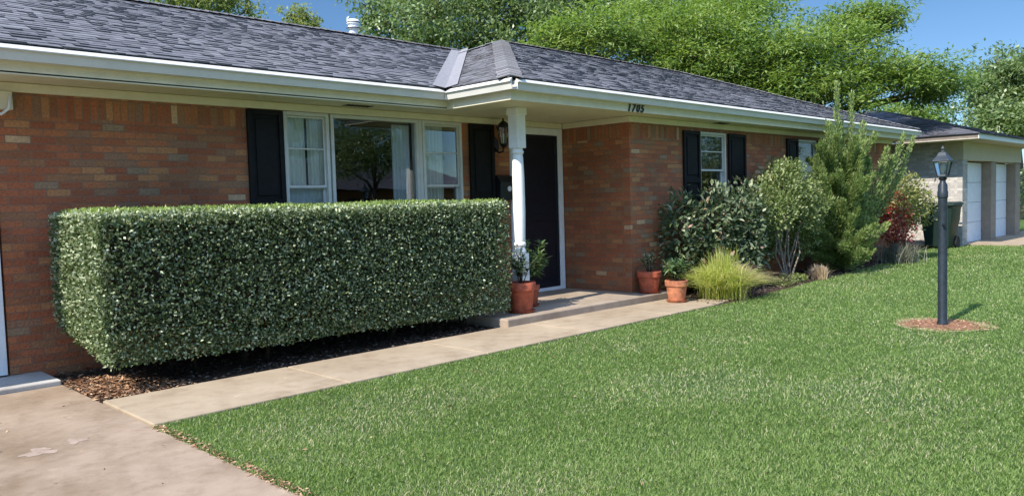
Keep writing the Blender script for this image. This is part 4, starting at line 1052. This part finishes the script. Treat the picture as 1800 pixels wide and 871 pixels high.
litter('lawn_leaves', 'few dry pale leaves lying on the lawn', 90, [(2.2, 1.2), (14, 2.6), (14, 5.3), (2.2, 5.3)], .04, MT['chips'], .022, .012)
litter('fallen_leaves', 'few dry leaves scattered on the driveway', 26, [(.2, 3.4), (1.9, 3.4), (1.9, 7.3), (.9, 7.3)], .035, MT['chips'], .016, .006)

# ------------------------------------------------------------------ across the street (seen mirrored in the front windows)
sheet('street', [(-60, -17), (90, -17), (90, -9.5), (-60, -9.5)], .012, MT['asphalt'], .05)
ah = thing('brick_house', 'brick house across the street mirrored in the picture window', 'house', (32, -31, 0))
MB().box((20, -40, 0), (44, -31, 2.6)).build('wall', MT['brick_x'], ah)
m = MB(); e = [(19.4, -30.4), (44.6, -30.4), (44.6, -40.6), (19.4, -40.6)]; r = [(24.5, -35.5, 5.0), (39.5, -35.5, 5.0)]
E_ = [(x, y, 2.65) for x, y in e]
m.poly([E_[0], E_[1], r[1], r[0]]); m.poly([E_[1], E_[2], r[1]]); m.poly([E_[2], E_[3], r[0], r[1]]); m.poly([E_[3], E_[0], r[0]]); m.poly(list(reversed(E_)))
m.build('roof', MT['nshingle'], ah)
for x in (22, 27, 36): MB().box((x, -30.98, .9), (x+1.6, -30.94, 2.3)).build('window', MT['glass'], ah)
MB().box((31, -30.98, 0), (32, -30.94, 2.1)).build('door', MT['door'], ah)
tree('street_tree', 'leafy tree across the street mirrored in the picture window', 'tree', (25.5, -20), [((25.5, -20, 4.4), (2.2, 2.2, 1.3)), ((24, -20.5, 3.6), (1.6, 1.6, 1.0)), ((27.3, -19.5, 4.2), (1.6, 1.6, 1.1)), ((25.5, -20.5, 5.6), (1.7, 1.7, 1.2))], 9000, .16, .09, MT['tree_dark'], .2, False, .3, .7, 81, .1)
tree('street_tree', 'broad tree behind the mirrored brick house', 'tree', (36, -45), [((36, -45, 7), (5, 5, 3.5)), ((29, -46, 7), (4.5, 4.5, 3.2)), ((43, -46, 6.5), (4.5, 4.5, 3.2)), ((23, -46, 6.5), (4.5, 4.5, 3.5))], 14000, .32, .2, MT['tree_dark'], .4, False, .3, .7, 83, .1)
tree('street_tree', 'tree down the street mirrored in the small right window', 'tree', (58, -19), [((58, -19, 5), (4, 4, 2.6)), ((53, -20, 4), (3, 3, 2.2)), ((64, -20, 4.5), (3.5, 3.5, 2.4)), ((47, -21, 4.2), (3, 3, 2.2))], 9000, .3, .18, MT['tree_dark'], .35, False, .3, .7, 85, .1)

ring_poly = blob(LX, LY, .50, .08)
litter('soil_chips', 'loose soil crumbs and dry grass bits in the ring round the lamp post', 380, ring_poly, .035, MT['chips'], .009, .012)
